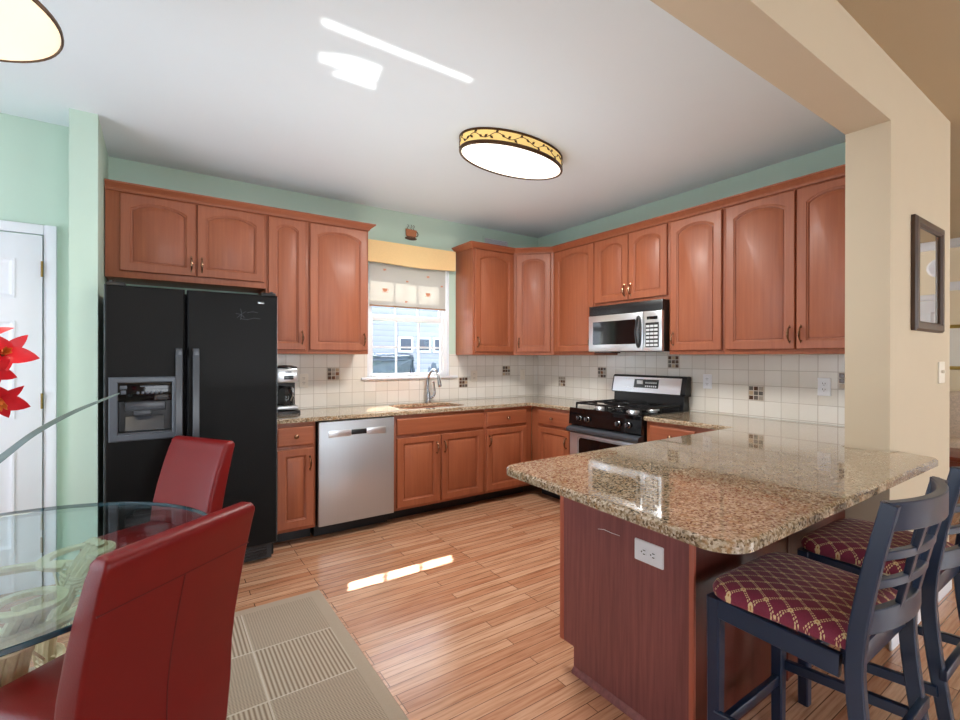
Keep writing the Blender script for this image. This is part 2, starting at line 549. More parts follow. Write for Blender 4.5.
def strap(bm, pts, wid, thk, upv=(0, 0, 1), mi=0):
    """sweep of a rectangular section; thk along the frame's up vector, wid across"""
    m = len(pts)
    if not isinstance(wid, (list, tuple)):
        wid = [wid] * m
    if not isinstance(thk, (list, tuple)):
        thk = [thk] * m
    loops = []
    for (p, t, u, w), a, b in zip(frames(pts, upv), wid, thk):
        ch = min(a, b) * 0.12
        q = []
        for sx, sy in ((1, 1), (-1, 1), (-1, -1), (1, -1)):
            if sx * sy > 0:
                q.append((sx * a / 2, sy * (b / 2 - ch)))
                q.append((sx * (a / 2 - ch), sy * b / 2))
            else:
                q.append((sx * (a / 2 - ch), sy * b / 2))
                q.append((sx * a / 2, sy * (b / 2 - ch)))
        loops.append([p + w * qx + u * qy for qx, qy in q])
    skin(bm, loops, True, True, True, mi)

def lathe(bm, prof, c=(0, 0, 0), n=32, mi=0, cap0=False, cap1=False, M=None):
    loops = []
    for r, z in prof:
        lp = [Vector((c[0] + r * math.cos(2 * PI * k / n), c[1] + r * math.sin(2 * PI * k / n), c[2] + z)) for k in range(n)]
        if M is not None:
            lp = [M @ p for p in lp]
        loops.append(lp)
    skin(bm, loops, cap0, cap1, True, mi)

def smooth_path(pts, n=8):
    """Catmull-Rom through points"""
    P = [Vector(p) for p in pts]
    P = [P[0] * 2 - P[1]] + P + [P[-1] * 2 - P[-2]]
    out = []
    for i in range(1, len(P) - 2):
        for k in range(n):
            t = k / n
            a, b, c, d = P[i - 1], P[i], P[i + 1], P[i + 2]
            out.append(0.5 * ((2 * b) + (c - a) * t + (2 * a - 5 * b + 4 * c - d) * t * t + (3 * b - a - 3 * c + d) * t ** 3))
    out.append(P[-2])
    return out

def inset(poly, d):
    n = len(poly)
    out = []
    for i in range(n):
        p0, p1, p2 = Vector(poly[i - 1]), Vector(poly[i]), Vector(poly[(i + 1) % n])
        e1 = (p1 - p0).normalized()
        e2 = (p2 - p1).normalized()
        n1 = Vector((-e1.y, e1.x))
        n2 = Vector((-e2.y, e2.x))
        b = n1 + n2
        k = b.dot(n1)
        b = b / k if abs(k) > 1e-6 else n1
        out.append((p1.x + b.x * d, p1.y + b.y * d))
    return out

def round_poly(poly, radii, seg=6):
    n = len(poly)
    out = []
    for i in range(n):
        r = radii[i] if isinstance(radii, (list, tuple)) else radii
        p0, p1, p2 = Vector(poly[i - 1]), Vector(poly[i]), Vector(poly[(i + 1) % n])
        if r <= 0:
            out.append((p1.x, p1.y))
            continue
        a = (p0 - p1).normalized()
        b = (p2 - p1).normalized()
        ang = a.angle(b)
        d = r / math.tan(ang / 2)
        s0, s1_ = p1 + a * d, p1 + b * d
        ctr = p1 + (a + b).normalized() * (r / math.sin(ang / 2))
        a0 = math.atan2(s0.y - ctr.y, s0.x - ctr.x)
        a1 = math.atan2(s1_.y - ctr.y, s1_.x - ctr.x)
        da = (a1 - a0 + PI) % (2 * PI) - PI
        for k in range(seg + 1):
            t = a0 + da * k / seg
            out.append((ctr.x + r * math.cos(t), ctr.y + r * math.sin(t)))
    return out

def plate(bm, outer, holes=(), z0=0.0, z1=0.03, ch=0.0, mi=0, M=None):
    """solid slab from a counter-clockwise outline with counter-clockwise holes, top edge chamfered by ch"""
    new = []
    def ring(poly, z):
        vs = [bm.verts.new((x, y, z)) for x, y in poly]
        new.extend(vs)
        return vs
    tops, bots = [], []
    for k, poly in enumerate([outer] + list(holes)):
        hole = k > 0
        b = ring(poly, z0)
        if ch > 0:
            m = ring(poly, z1 - ch)
            t = ring(inset(poly, -ch if hole else ch), z1)
            chain = [b, m, t]
        else:
            t = ring(poly, z1)
            chain = [b, t]
        n = len(poly)
        for a, c in zip(chain, chain[1:]):
            for i in range(n):
                j = (i + 1) % n
                q = (a[i], a[j], c[j], c[i])
                f = bm.faces.new(q if not hole else tuple(reversed(q)))
                f.material_index = mi
        tops.append(t)
        bots.append(b)
    for rings, upn in ((tops, 1), (bots, -1)):
        if len(rings) == 1:
            f = bm.faces.new(rings[0] if upn > 0 else list(reversed(rings[0])))
            f.material_index = mi
            continue
        es = []
        for vs in rings:
            for i in range(len(vs)):
                e = bm.edges.get((vs[i], vs[(i + 1) % len(vs)]))
                es.append(e)
        r = bmesh.ops.triangle_fill(bm, use_beauty=True, use_dissolve=False, edges=es)
        for g in r['geom']:
            if isinstance(g, bmesh.types.BMFace):
                g.material_index = mi
                g.normal_update()
                if g.normal.z * upn < 0:
                    g.normal_flip()
    if M is not None:
        for v in new:
            v.co = M @ v.co

def obj(name, bm, mats, parent=None, smooth=35, loc=None, fix=True):
    me = bpy.data.meshes.new(name)
    if fix:
        bmesh.ops.recalc_face_normals(bm, faces=bm.faces[:])
    bm.to_mesh(me)
    bm.free()
    if not isinstance(mats, (list, tuple)):
        mats = [mats]
    for m in mats:
        me.materials.append(m)
    if smooth:
        me.polygons.foreach_set('use_smooth', [True] * len(me.polygons))
        me.set_sharp_from_angle(angle=math.radians(smooth))
    o = bpy.data.objects.new(name, me)
    COL.objects.link(o)
    if parent is not None:
        o.parent = parent
    if loc:
        o.location = loc
    return o

def B():
    return bmesh.new()

def thing(name, label, cat, loc=(0, 0, 0), rz=0.0, group=None):
    o = bpy.data.objects.new(name, None)
    o.empty_display_size = 0.1
    COL.objects.link(o)
    o.location = loc
    o.rotation_euler = (0, 0, rz)
    tag(o, label, cat, group)
    return o

def tag(o, label, cat, group=None):
    o['label'] = label
    o['category'] = cat
    if group:
        o['group'] = group
    return o

def struct(name, bm, mats, parent=None, **kw):
    o = obj(name, bm, mats, parent, **kw)
    o['kind'] = 'structure'
    return o

def box_obj(name, b, mat, parent=None, bev=0.0, **kw):
    m = B()
    bx(m, *b, bev=bev)
    return obj(name, m, mat, parent, **kw)

def copy_tree(o, parent=None):
    c = o.copy()
    COL.objects.link(c)
    if parent is not None:
        c.parent = parent
    for ch in list(o.children):
        copy_tree(ch, c)
    return c

# ------------------------------------------------------------------ the room shell
H = 2.735
m = B(); bx(m, -6.0, 4.2, -7.5, 0.2, -0.06, 0.0)
struct('floor', m, OAK)
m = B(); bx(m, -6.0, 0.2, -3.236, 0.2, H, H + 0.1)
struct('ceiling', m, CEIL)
m = B(); bx(m, -6.0, 4.2, -7.5, -3.41, H, H + 0.1); bx(m, 0.2, 4.2, -3.41, 0.2, H, H + 0.1)
struct('ceiling_front', m, TAN_SHADED)
WX0, WX1, WZ0, WZ1 = -2.06, -1.195, 1.165, 2.27
m = B()
bx(m, -3.925, WX0, 0, 0.16, 0, H); bx(m, WX1, 0.2, 0, 0.16, 0, H)
bx(m, WX0, WX1, 0, 0.16, 0, WZ0); bx(m, WX0, WX1, 0, 0.16, WZ1, H)
struct('wall_back', m, MINT)
m = B(); bx(m, -6.0, -4.048, -0.39, -0.24, 0, H)
struct('wall_left', m, MINT)
m = B(); bx(m, -4.048, -3.922, -0.68, 0.0, 0, H)
struct('wall_stub', m, MINT)
m = B(); bx(m, 0.0, 0.2, -3.236, 0.0, 0, H)
struct('wall_right', m, MINT)
m = B(); bx(m, -0.84, 0.2, -3.41, -3.236, 0, H)
struct('wall_pier', m, TAN)
m = B(); bx(m, -6.0, -0.84, -3.41, -3.236, 2.45, H)
struct('wall_beam', m, TAN)
# far side of the dining area, with the patio opening, and the tan front room
m = B()
bx(m, -6.1, -6.0, -7.5, -3.3, 0, H); bx(m, -6.1, -6.0, -0.9, 0.0, 0, H)
bx(m, -6.1, -6.0, -3.3, -0.9, 2.3, H); bx(m, -6.1, -6.0, -3.3, -0.9, 0.0, 0.12)
struct('wall_west', m, TAN)
m = B()
for a, b in ((-6.1, -3.95), (-1.25, 0.95), (3.45, 4.2)):
    bx(m, a, b, -7.6, -7.5, 0, H)
for a, b in ((-3.95, -1.25), (0.95, 3.45)):
    bx(m, a, b, -7.6, -7.5, 0, 0.5); bx(m, a, b, -7.6, -7.5, 2.5, H)
struct('wall_front', m, TAN)
m = B(); bx(m, 4.0, 4.15, -7.5, 0.2, 0, H)
struct('wall_east', m, CREAM)
m = B(); bx(m, 0.2, 4.0, -0.6, -0.5, 0, H)
struct('wall_living', m, CREAM)
m = B(); bx(m, 3.93, 4.0, -7.4, -0.6, H - 0.1, H, 0.01); bx(m, 3.975, 4.0, -3.6, -0.6, 2.14, 2.24, 0.006)
struct('trim_2', m, WHITE)
m = B(); bx(m, -0.85, 0.2, -3.423, -3.41, 0, 0.1, 0.004)
struct('baseboard_pier', m, WHITE)
m = B(); bx(m, 3.985, 4.0, -7.4, -0.6, 0, 0.12, 0.004)
struct('baseboard_east', m, WHITE)

# back window: frame, sashes, muntins, glass, sill
def window_unit(name, x0, x1, z0, z1, y, M=None, meet=0.5, cols=3, rows=2, fr=0.045):
    root = bpy.data.objects.new(name, None)
    COL.objects.link(root)
    root['kind'] = 'structure'
    if M is not None:
        root.matrix_world = M
    m = B()
    for b in ((x0, x0 + fr, z0, z1), (x1 - fr, x1, z0, z1), (x0 + fr, x1 - fr, z0, z0 + 0.022), (x0 + fr, x1 - fr, z1 - fr, z1)):
        bx(m, b[0], b[1], y, y + 0.09, b[2], b[3], 0.003)
    obj('window_frame', m, VINYL, root)
    zm = z0 + (z1 - z0) * meet
    for k, (a, b, yy) in enumerate(((z0 + 0.012, zm + 0.028, y + 0.015), (zm - 0.028, z1 - fr + 0.02, y + 0.045))):
        m = B()
        X0, X1 = x0 + fr - 0.008, x1 - fr + 0.008
        w = 0.034
        bx(m, X0, X0 + w, yy, yy + 0.03, a, b, 0.003); bx(m, X1 - w, X1, yy, yy + 0.03, a, b, 0.003)
        bx(m, X0 + w, X1 - w, yy, yy + 0.03, a, a + (0.02 if k == 0 else 0.056), 0.003); bx(m, X0 + w, X1 - w, yy, yy + 0.03, b - 0.056 if k == 0 else b - w, b, 0.003)
        sash = obj('sash', m, VINYL, root)
        m = B()
        gx0, gx1, gz0, gz1 = X0 + w, X1 - w, a + (0.02 if k == 0 else 0.056), b - (0.056 if k == 0 else w)
        for c in range(1, cols):
            xx = gx0 + (gx1 - gx0) * c / cols
            bx(m, xx - 0.008, xx + 0.008, yy + 0.008, yy + 0.022, gz0, gz1)
        for r in range(1, rows):
            zz = gz0 + (gz1 - gz0) * r / rows
            bx(m, gx0, gx1, yy + 0.0085, yy + 0.0215, zz - 0.008, zz + 0.008)
        obj('muntin', m, VINYL, sash)
        m = B()
        bx(m, gx0, gx1, yy + 0.0135, yy + 0.0165, gz0, gz1)
        obj('pane', m, PANE, sash)
    return root
w1 = window_unit('window_1', WX0, WX1, WZ0, WZ1, 0.025, meet=0.505)
m = B(); bx(m, WX0 - 0.06, WX1 + 0.09, -0.035, 0.03, WZ0 - 0.022, WZ0, 0.004)
obj('window_sill', m, WHITE, w1)
m = B()
for b in ((WX0 - 0.002, WX0 + 0.004), (WX1 - 0.004, WX1 + 0.002)):
    bx(m, b[0], b[1], -0.001, 0.03, WZ0, WZ1)
obj('jamb_lining', m, WHITE, w1)
# patio doors at the dining end and the two front windows, behind the camera
window_unit('window_2', -3.3, -0.9, 0.12, 2.3, 0.0, Matrix.Translation((-6.0, 0, 0)) @ Matrix.Rotation(PI / 2, 4, 'Z') @ Matrix.Translation((0, 0.0, 0)), cols=4, rows=2)
window_unit('window_3', -3.95, -1.25, 0.5, 2.5, -7.59, cols=4)
window_unit('window_4', 0.95, 3.45, 0.5, 2.5, -7.59, cols=4)

# tiled backsplash
m = B()
bx(m, -2.985, WX0 - 0.001, -0.009, 0, 0.914, 1.385); bx(m, WX0 - 0.001, WX1 + 0.001, -0.009, 0, 0.914, WZ0 - 0.022); bx(m, WX1 + 0.001, 0.0, -0.009, 0, 0.914, 1.385)
bs1 = struct('wall_back_tiles', m, TILE_X)
m = B(); bx(m, -0.009, 0.0, -3.236, -0.009, 0.914, 1.385); bx(m, -0.009, 0.0, -1.921, -1.161, 1.385, 1.46)
bs2 = struct('wall_right_tiles', m, TILE_Y)
def mosaic(parent, M, seed):
    rng = random.Random(seed)
    m = B()
    bx(m, 0.003, TP - 0.003, -0.003, 0.0, 0.003, TP - 0.003, 0.001, 5)
    c = (TP - 0.010) / 3
    for i in range(3):
        for k in range(3):
            x, z = 0.005 + i * c, 0.005 + k * c
            bx(m, x + 0.003, x + c - 0.003, -0.006, 0, z + 0.003, z + c - 0.003, 0.0012, rng.choice((0, 0, 0, 1, 2, 2, 3, 4)), seg=1)
    for v in m.verts:
        v.co = M @ v.co
    obj('mosaic_tile', m, MOS + [GROUT], parent)
for k, (x, row) in enumerate(((-0.41 - TP * 18, 2), (-0.41 - TP * 6, 1), (-0.41 - TP, 2))):
    mosaic(bs1, T(x + (0 if k else 0.0), -0.009, 0.924 + TP * row), k + 1)
for k, (y, row) in enumerate(((-2.37 + TP * 18, 1), (-2.37 + TP * 13, 2), (-2.37 + TP * 6, 3), (-2.37, 1), (-2.37 - TP * 5, 2))):
    mosaic(bs2, T(-0.009, y, 0.924 + TP * row) @ Matrix.Rotation(-PI / 2, 4, 'Z'), k + 11)

# white six-panel door at the left
d1 = bpy.data.objects.new('door_1', None); COL.objects.link(d1); d1['kind'] = 'structure'
DX1, DX0, DZ = -4.197, -4.197 - 0.76, 2.06
def panel_door(parent, W, Hh, M):
    m = B()
    bx(m, 0, W, 0, 0.035, 0, Hh, 0.002)
    cols = [(0.115, W / 2 - 0.055), (W / 2 + 0.055, W - 0.115)]
    rows = [(0.24, 0.80), (0.99, 1.55), (1.68, 1.905)]
    for cx in cols:
        for rz in rows:
            # raised field with a moulded frame, standing 6 mm proud
            lp = []
            for d, y in ((0, 0.002), (0.0, -0.007), (0.012, -0.009), (0.026, -0.001), (0.034, -0.001), (0.058, -0.007), (0.062, -0.007)):
                lp.append([(cx[0] + d, y, rz[0] + d), (cx[1] - d, y, rz[0] + d), (cx[1] - d, y, rz[1] - d), (cx[0] + d, y, rz[1] - d)])
            skin(m, lp)
    for v in m.verts:
        v.co = M @ v.co
    return obj('door_leaf', m, WHITE, parent)
panel_door(d1, 0.76, DZ - 0.01, T(DX0, -0.425, 0.005))
m = B()
for b in ((DX1 + 0.004, DX1 + 0.062, 0, DZ + 0.062), (DX0 - 0.062, DX0 - 0.004, 0, DZ + 0.062), (DX0 - 0.004, DX1 + 0.004, DZ + 0.004, DZ + 0.062)):
    bx(m, b[0], b[1], -0.412, -0.39, b[2], b[3], 0.004)
    bx(m, b[0] + 0.012 * (b[1] - b[0] < 0.1), b[1] - 0.0, -0.420, -0.40, b[2] if b[1] - b[0] < 0.1 else b[3] - 0.03, b[3] - 0.001, 0.003) if b[0] > DX0 else None
obj('door_casing', m, WHITE, d1)
for z in (1.86, 1.09, 0.25):
    m = B()
    tube(m, [(DX1 + 0.001, -0.432, z - 0.045), (DX1 + 0.001, -0.432, z + 0.045)], 0.005, 10)
    bx(m, DX1 - 0.006, DX1 + 0.003, -0.428, -0.424, z - 0.045, z + 0.045)
    obj('hinge', m, BRASS, d1)
m = B(); lathe(m, [(0.0, 0), (0.026, 0), (0.026, 0.008), (0.012, 0.012), (0.012, 0.035), (0.027, 0.045), (0.027, 0.06), (0.0, 0.066)], n=20, M=T(DX0 + 0.06, -0.426, 0.95) @ Matrix.Rotation(PI / 2, 4, 'X'))
obj('door_knob', m, BRASS, d1)
m = B(); bx(m, -6.0, DX0 - 0.065, -0.403, -0.39, 0, 0.09, 0.003); bx(m, DX1 + 0.065, -4.05, -0.403, -0.39, 0, 0.09, 0.003)
struct('baseboard_left', m, WHITE)
# white door of the living room, seen in the mirror
d2 = bpy.data.objects.new('door_2', None); COL.objects.link(d2); d2['kind'] = 'structure'
panel_door(d2, 0.76, 2.03, Matrix.Translation((3.965, -4.0, 0.005)) @ Matrix.Rotation(-PI / 2, 4, 'Z'))
m = B()
bx(m, 3.97, 4.0, -4.0, -3.93, 0, 2.11, 0.004); bx(m, 3.97, 4.0, -4.83, -4.76, 0, 2.11, 0.004); bx(m, 3.97, 4.0, -4.76, -4.0, 2.04, 2.11, 0.004)
obj('door_casing', m, WHITE, d2)
m = B(); lathe(m, [(0, 0), (0.11, 0), (0.11, 0.012), (0.09, 0.03), (0, 0.034)], n=28, M=T(4.0, -4.25, 2.42) @ Matrix.Rotation(-PI / 2, 4, 'Y'))
tag(obj('wall_plate', m, WHITE), 'round white plate high on the cream wall, seen in the mirror', 'wall plate')

# ------------------------------------------------------------------ cabinets
def outline(w0, w1, h0, h1, d, arch, rise, seg=12):
    """counter-clockwise from the bottom left; the top edge is an arch or straight"""
    x0, x1, z0 = w0 + d, w1 - d, h0 + d
    pts = [(x0, z0), (x1, z0)]
    for k in range(seg + 1):
        t = k / seg
        x = x1 + (x0 - x1) * t
        z = h1 - d
        if arch:
            z = h1 - d - rise + rise * (1 - (2 * t - 1) ** 2) ** 0.85
        pts.append((x, z))
    return pts

def cab_door(W, Hh, arch=False, stile=0.055, rise=None, thick=0.02):
    """raised-panel door, local x 0..W, z 0..Hh, front at y=-thick"""
    m = B()
    seg = 12
    if rise is None:
        rise = min(0.045, W * 0.13)
    so = stile if W > 0.24 else stile * 0.86
    flat = lambda d, y: [(x, y, z) for x, z in outline(0, W, 0, Hh, d, False, 0, seg)]
    inn = lambda d, y: [(x, y, z) for x, z in outline(so, W - so, so, Hh - so * 0.85, d, arch, rise, seg)]
    t = thick
    loops = [flat(0, 0), flat(0, -t + 0.006), flat(0.005, -t), inn(-0.001, -t), inn(0.003, -t + 0.005), inn(0.009, -t + 0.007), inn(0.011, -t + 0.0135), inn(0.015, -t + 0.0135), inn(0.017, -t + 0.009), inn(0.036, -t + 0.003), inn(0.038, -t + 0.002)]
    skin(m, loops, True, True)
    return m

def slab_front(W, Hh, thick=0.02):
    m = B()
    lp = []
    for d, y in ((0, 0), (0, -thick + 0.008), (0.004, -thick + 0.003), (0.010, -thick), (0.014, -thick)):
        lp.append([(d, y, d), (W - d, y, d), (W - d, y, Hh - d), (d, y, Hh - d)])
    skin(m, lp)
    return m

def pull(parent, x, z, y=-0.02, length=0.088):
    m = B()
    pts = smooth_path([(x, y, z - length / 2), (x, y - 0.016, z - length / 2 + 0.006), (x, y - 0.026, z - length * 0.22), (x, y - 0.029, z), (x, y - 0.026, z + length * 0.22), (x, y - 0.016, z + length / 2 - 0.006), (x, y, z + length / 2)], 4)
    n = len(pts)
    tube(m, pts, [0.0038 + 0.0040 * math.exp(-((i / (n - 1) - 0.5) / 0.22) ** 2) for i in range(n)], 8)
    for sgn in (-1, 1):
        zz = z + sgn * length / 2
        lathe(m, [(0.0, 0.0), (0.007, 0.0), (0.007, 0.003), (0.0, 0.005)], n=10, M=T(x, y, zz) @ Matrix.Rotation(PI / 2, 4, 'X'))
        tube(m, [(x, y - 0.004, zz), (x, y - 0.005, zz + sgn * 0.014)], [0.005, 0.0015], 8)
    return obj('handle', m, PEWTER, parent)

def knob(parent, x, z, y=-0.02):
    m = B()
    lathe(m, [(0, 0), (0.008, 0), (0.006, 0.008), (0.006, 0.013), (0.015, 0.019), (0.016, 0.024), (0.011, 0.029), (0, 0.031)], n=18, M=T(x, y, z) @ Matrix.Rotation(PI / 2, 4, 'X'))
    return obj('knob', m, PEWTER, parent)

def cabinet(name, label, cat, loc, rz, W, z0, z1, depth, fronts, group=None, toe=None, left_ext=0.0, body_mat=None, frame_w=0.0):
    """loc = left end of the body front line as seen from the front; fronts: (kind, x0, x1, za, zb, arch, handle x side, handle z)"""
    root = thing(name, label, cat, (loc[0], loc[1], z0), rz, group)
    m = B()
    bx(m, 0, W, 0, depth, 0 if toe is None else toe, z1 - z0, 0.0015)
    obj('carcass', m, body_mat or CHERRY, root)
    if toe is not None:
        m = B(); bx(m, 0.002, W - 0.002, 0.13, depth - 0.01, 0, toe)
        obj('toe_kick', m, TOE, root)
    for f in fronts:
        kind, x0, x1, za, zb, arch, hs, hz = f
        if kind == 'door':
            d = obj('door', cab_door(x1 - x0, zb - za, arch), CHERRY, root, loc=(x0, 0, za - z0), smooth=28)
        else:
            d = obj('drawer_front' if kind == 'drawer' else 'false_front', slab_front(x1 - x0, zb - za), CHERRY_H, root, loc=(x0, 0, za - z0), smooth=28)
        w, h = x1 - x0, zb - za
        if hs == 'L':
            pull(d, 0.028, hz - za)
        elif hs == 'R':
            pull(d, w - 0.028, hz - za)
        elif hs == 'K':
            knob(d, w / 2, h / 2)
    return root

ZB, ZT = 1.376, 2.445
YF = -0.322
XL = -3.917
UG = 'cherry wall cabinets'
cabinet('wall_cabinet', 'short cherry wall cabinet with two arched doors above the black refrigerator', 'cabinet', (XL, YF), 0, 3.917 - 2.972, 1.862, ZT, 0.318,
        [('door', 0.075, 0.497, 1.905, 2.405, True, 'R', 1.985), ('door', 0.503, 0.932, 1.905, 2.405, True, 'L', 1.985)])
cabinet('wall_cabinet', 'narrow tall cherry wall cabinet with one arched door just right of the refrigerator', 'cabinet', (-2.972, YF), 0, 0.305, ZB, ZT, 0.318,
        [('door', 0.014, 0.286, 1.405, 2.405, True, 'R', 1.50)])
cabinet('wall_cabinet', 'tall cherry wall cabinet with one wide arched door left of the window', 'cabinet', (-2.667, YF), 0, 2.667 - 2.174, ZB, ZT, 0.318,
        [('door', 0.012, 0.478, 1.405, 2.405, True, 'R', 1.495)])
cabinet('wall_cabinet', 'tall cherry wall cabinet right of the window with its sunlit side panel showing', 'cabinet', (-1.116, YF), 0, 1.116 - 0.61, ZB, ZT, 0.318,
        [('door', 0.018, 0.490, 1.405, 2.405, True, 'L', 1.50)])
# diagonal corner cabinet
cr = thing('wall_cabinet', 'cherry wall cabinet set diagonally across the corner between window and range', 'cabinet', (-0.61, YF, ZB), -PI / 4)
inv = (Matrix.Translation((-0.61, YF, ZB)) @ Matrix.Rotation(-PI / 4, 4, 'Z')).inverted()
def loc2(pts):
    return [tuple((inv @ Vector((x, y, ZB)))[:2]) for x, y in pts]
m = B(); plate(m, loc2([(-0.61, YF), (YF, -0.61), (-0.004, -0.61), (-0.004, -0.004), (-0.61, -0.004)]), (), 0, ZT - ZB)
obj('carcass', m, CHERRY, cr)
dw_ = math.hypot(0.61 + YF, 0.61 + YF)
d = obj('door', cab_door(dw_ - 0.06, 1.0, True), CHERRY, cr, loc=(0.030, 0, 0.029), smooth=28)
pull(d, 0.028, 0.095)
R90 = -PI / 2
cabinet('wall_cabinet', 'tall cherry wall cabinet with one arched door left of the microwave', 'cabinet', (YF, -0.61), R90, 0.55, ZB, ZT, 0.318,
        [('door', 0.030, 0.540, 1.405, 2.405, True, 'R', 1.495)])
cabinet('wall_cabinet', 'short cherry wall cabinet with two arched doors above the microwave', 'cabinet', (YF, -1.16), R90, 0.762, 1.812, ZT, 0.318,
        [('door', 0.012, 0.376, 1.842, 2.405, True, 'R', 1.925), ('door', 0.382, 0.750, 1.842, 2.405, True, 'L', 1.925)])
cabinet('wall_cabinet', 'tall cherry wall cabinet with one arched door just right of the microwave', 'cabinet', (YF, -1.922), R90, 0.438, ZB, ZT, 0.318,
        [('door', 0.018, 0.424, 1.405, 2.405, True, 'L', 1.495)])
cabinet('wall_cabinet', 'wide tall cherry wall cabinet with two arched doors nearest the tan pier', 'cabinet', (YF, -2.36), R90, 0.870, ZB, ZT, 0.318,
        [('door', 0.016, 0.452, 1.405, 2.405, True, 'R', 1.50), ('door', 0.460, 0.858, 1.405, 2.405, True, 'L', 1.50)])

# crown mouldings swept along the cabinet tops
def crown(name, label, path):
    prof = [(0.0, ZT - 0.028), (0.010, ZT - 0.028), (0.014, ZT - 0.018), (0.022, ZT - 0.010), (0.036, ZT + 0.002), (0.044, ZT + 0.010), (0.050, ZT + 0.012), (0.050, ZT + 0.022), (0.0, ZT + 0.022)]
    n = len(path)
    m = B()
    loops = []
    for i in range(n):
        p = Vector(path[i])
        e1 = (p - Vector(path[i - 1])).normalized() if i else None
        e2 = (Vector(path[i + 1]) - p).normalized() if i < n - 1 else None
        e1 = e1 or e2
        e2 = e2 or e1
        n1 = Vector((e1.y, -e1.x))
        n2 = Vector((e2.y, -e2.x))
        b = n1 + n2
        b = b / b.dot(n1)
        loops.append([(p.x + b.x * o, p.y + b.y * o, z) for o, z in prof])
    skin(m, loops, True, True)
    return tag(obj(name, m, CHERRY_H, smooth=25), label, 'molding')
crown('crown_molding', 'cherry crown molding along the cabinet tops from the refrigerator to the window', [(XL, YF), (-2.174, YF), (-2.174, -0.003)])
crown('crown_molding', 'cherry crown molding along the cabinet tops around the corner and over the microwave', [(-1.116, -0.003), (-1.116, YF), (-0.61, YF), (YF, -0.61), (YF, -3.232)])

# base cabinets
YB = -0.61
ZC = 0.884
def dz(zb, x):
    return zb
cabinet('base_cabinet', 'narrow cherry base cabinet with one drawer between refrigerator and dishwasher', 'cabinet', (-2.978, YB), 0, 2.978 - 2.684, 0.0, ZC - 0.002, 0.6,
        [('drawer', 0.028, 0.278, 0.715, 0.852, False, 'K', 0), ('door', 0.028, 0.278, 0.128, 0.692, False, 'R', 0.585)], toe=0.105)
cabinet('base_cabinet', 'wide cherry sink base cabinet with two doors under the window', 'cabinet', (-2.068, YB), 0, 2.068 - 1.178, 0.0, ZC - 0.002, 0.6,
        [('false', 0.022, 0.868, 0.715, 0.852, False, '', 0), ('door', 0.022, 0.416, 0.128, 0.692, False, 'R', 0.585), ('door', 0.436, 0.868, 0.128, 0.692, False, 'L', 0.585)], toe=0.105)
cabinet('base_cabinet', 'cherry base cabinet with one drawer right of the sink doors, beside the corner', 'cabinet', (-1.176, YB), 0, 1.176 - 0.612, 0.0, ZC - 0.002, 0.6,
        [('drawer', 0.016, 0.486, 0.715, 0.852, False, 'K', 0), ('door', 0.016, 0.486, 0.128, 0.692, False, 'L', 0.585)], toe=0.105)
cabinet('base_cabinet', 'cherry base cabinet with one drawer left of the range, at the corner', 'cabinet', (YB, -0.612), R90, 1.162 - 0.612, 0.0, ZC - 0.002, 0.6,
        [('drawer', 0.105, 0.520, 0.715, 0.852, False, 'K', 0), ('door', 0.105, 0.520, 0.128, 0.692, False, 'R', 0.585)], toe=0.105)
cabinet('base_cabinet', 'cherry base cabinet with one drawer right of the range, behind the peninsula', 'cabinet', (YB, -1.930), R90, 2.610 - 1.930, 0.0, ZC - 0.002, 0.6,
        [('drawer', 0.035, 0.395, 0.715, 0.852, False, 'K', 0), ('door', 0.035, 0.395, 0.128, 0.692, False, 'L', 0.585)], toe=0.105)
# peninsula: cabinet faces the kitchen, plum laminate end panel, dark bar panels
PX0, PX1, PYB, PYF = -2.155, -0.62, -2.640, -3.225
pen = cabinet('peninsula_cabinet', 'peninsula base with plum brown laminate end panel under the granite bar top', 'cabinet', (PX1, PYB), PI, PX1 - PX0 - 0.02, 0.0, ZC - 0.002, PYB - PYF - 0.01,
              [('drawer', 0.03, 0.49, 0.715, 0.852, False, 'K', 0), ('door', 0.03, 0.49, 0.128, 0.692, False, 'R', 0.585),
               ('drawer', 0.51, 0.98, 0.715, 0.852, False, 'K', 0), ('door', 0.51, 0.98, 0.128, 0.692, False, 'L', 0.585),
               ('drawer', 1.0, 1.46, 0.715, 0.852, False, 'K', 0), ('door', 1.0, 1.46, 0.128, 0.692, False, 'L', 0.585)], toe=0.105)
pinv = pen.matrix_basis.inverted()
def pw(m):
    for v in m.verts:
        v.co = pinv @ v.co
    return m
m = B()
poly = [(-PYB - 0.012, 0.105), (-PYF, 0.0), (-PYF, ZC - 0.002), (-PYB - 0.012, ZC - 0.002)]
poly = [(2.695, 0.0), (3.228, 0.0), (3.228, ZC - 0.002), (2.633, ZC - 0.002), (2.633, 0.105), (2.695, 0.105)]
plate(m, poly, (), 0, 0.02, M=Matrix(((0, 0, 1, PX0), (-1, 0, 0, 0), (0, 1, 0, 0), (0, 0, 0, 1))))
e = obj('end_panel', pw(m), LAMINATE, pen); e['label'] = 'plum brown wood-grain laminate end panel'
m = B(); bx(m, PX0 - 0.003, PX0 + 0.018, -2.634, -2.611, 0.105, ZC - 0.003, 0.002)
e = obj('edge_strip', pw(m), EDGE_WOOD, pen); e['label'] = 'light orange brown edge strip on the kitchen side'
m = B(); bx(m, PX0 - 0.003, PX0 + 0.012, -3.246, -3.228, 0.0, ZC - 0.003, 0.002)
e = obj('edge_strip', pw(m), EDGE_WOOD, pen); e['label'] = 'light orange brown edge strip on the bar side'
m = B(); bx(m, PX0 + 0.012, -0.842, -3.240, -3.225, 0.0, ZC - 0.003, 0.001); bx(m, -1.466, -1.450, -3.244, -3.239, 0.0, ZC - 0.003, 0.001)
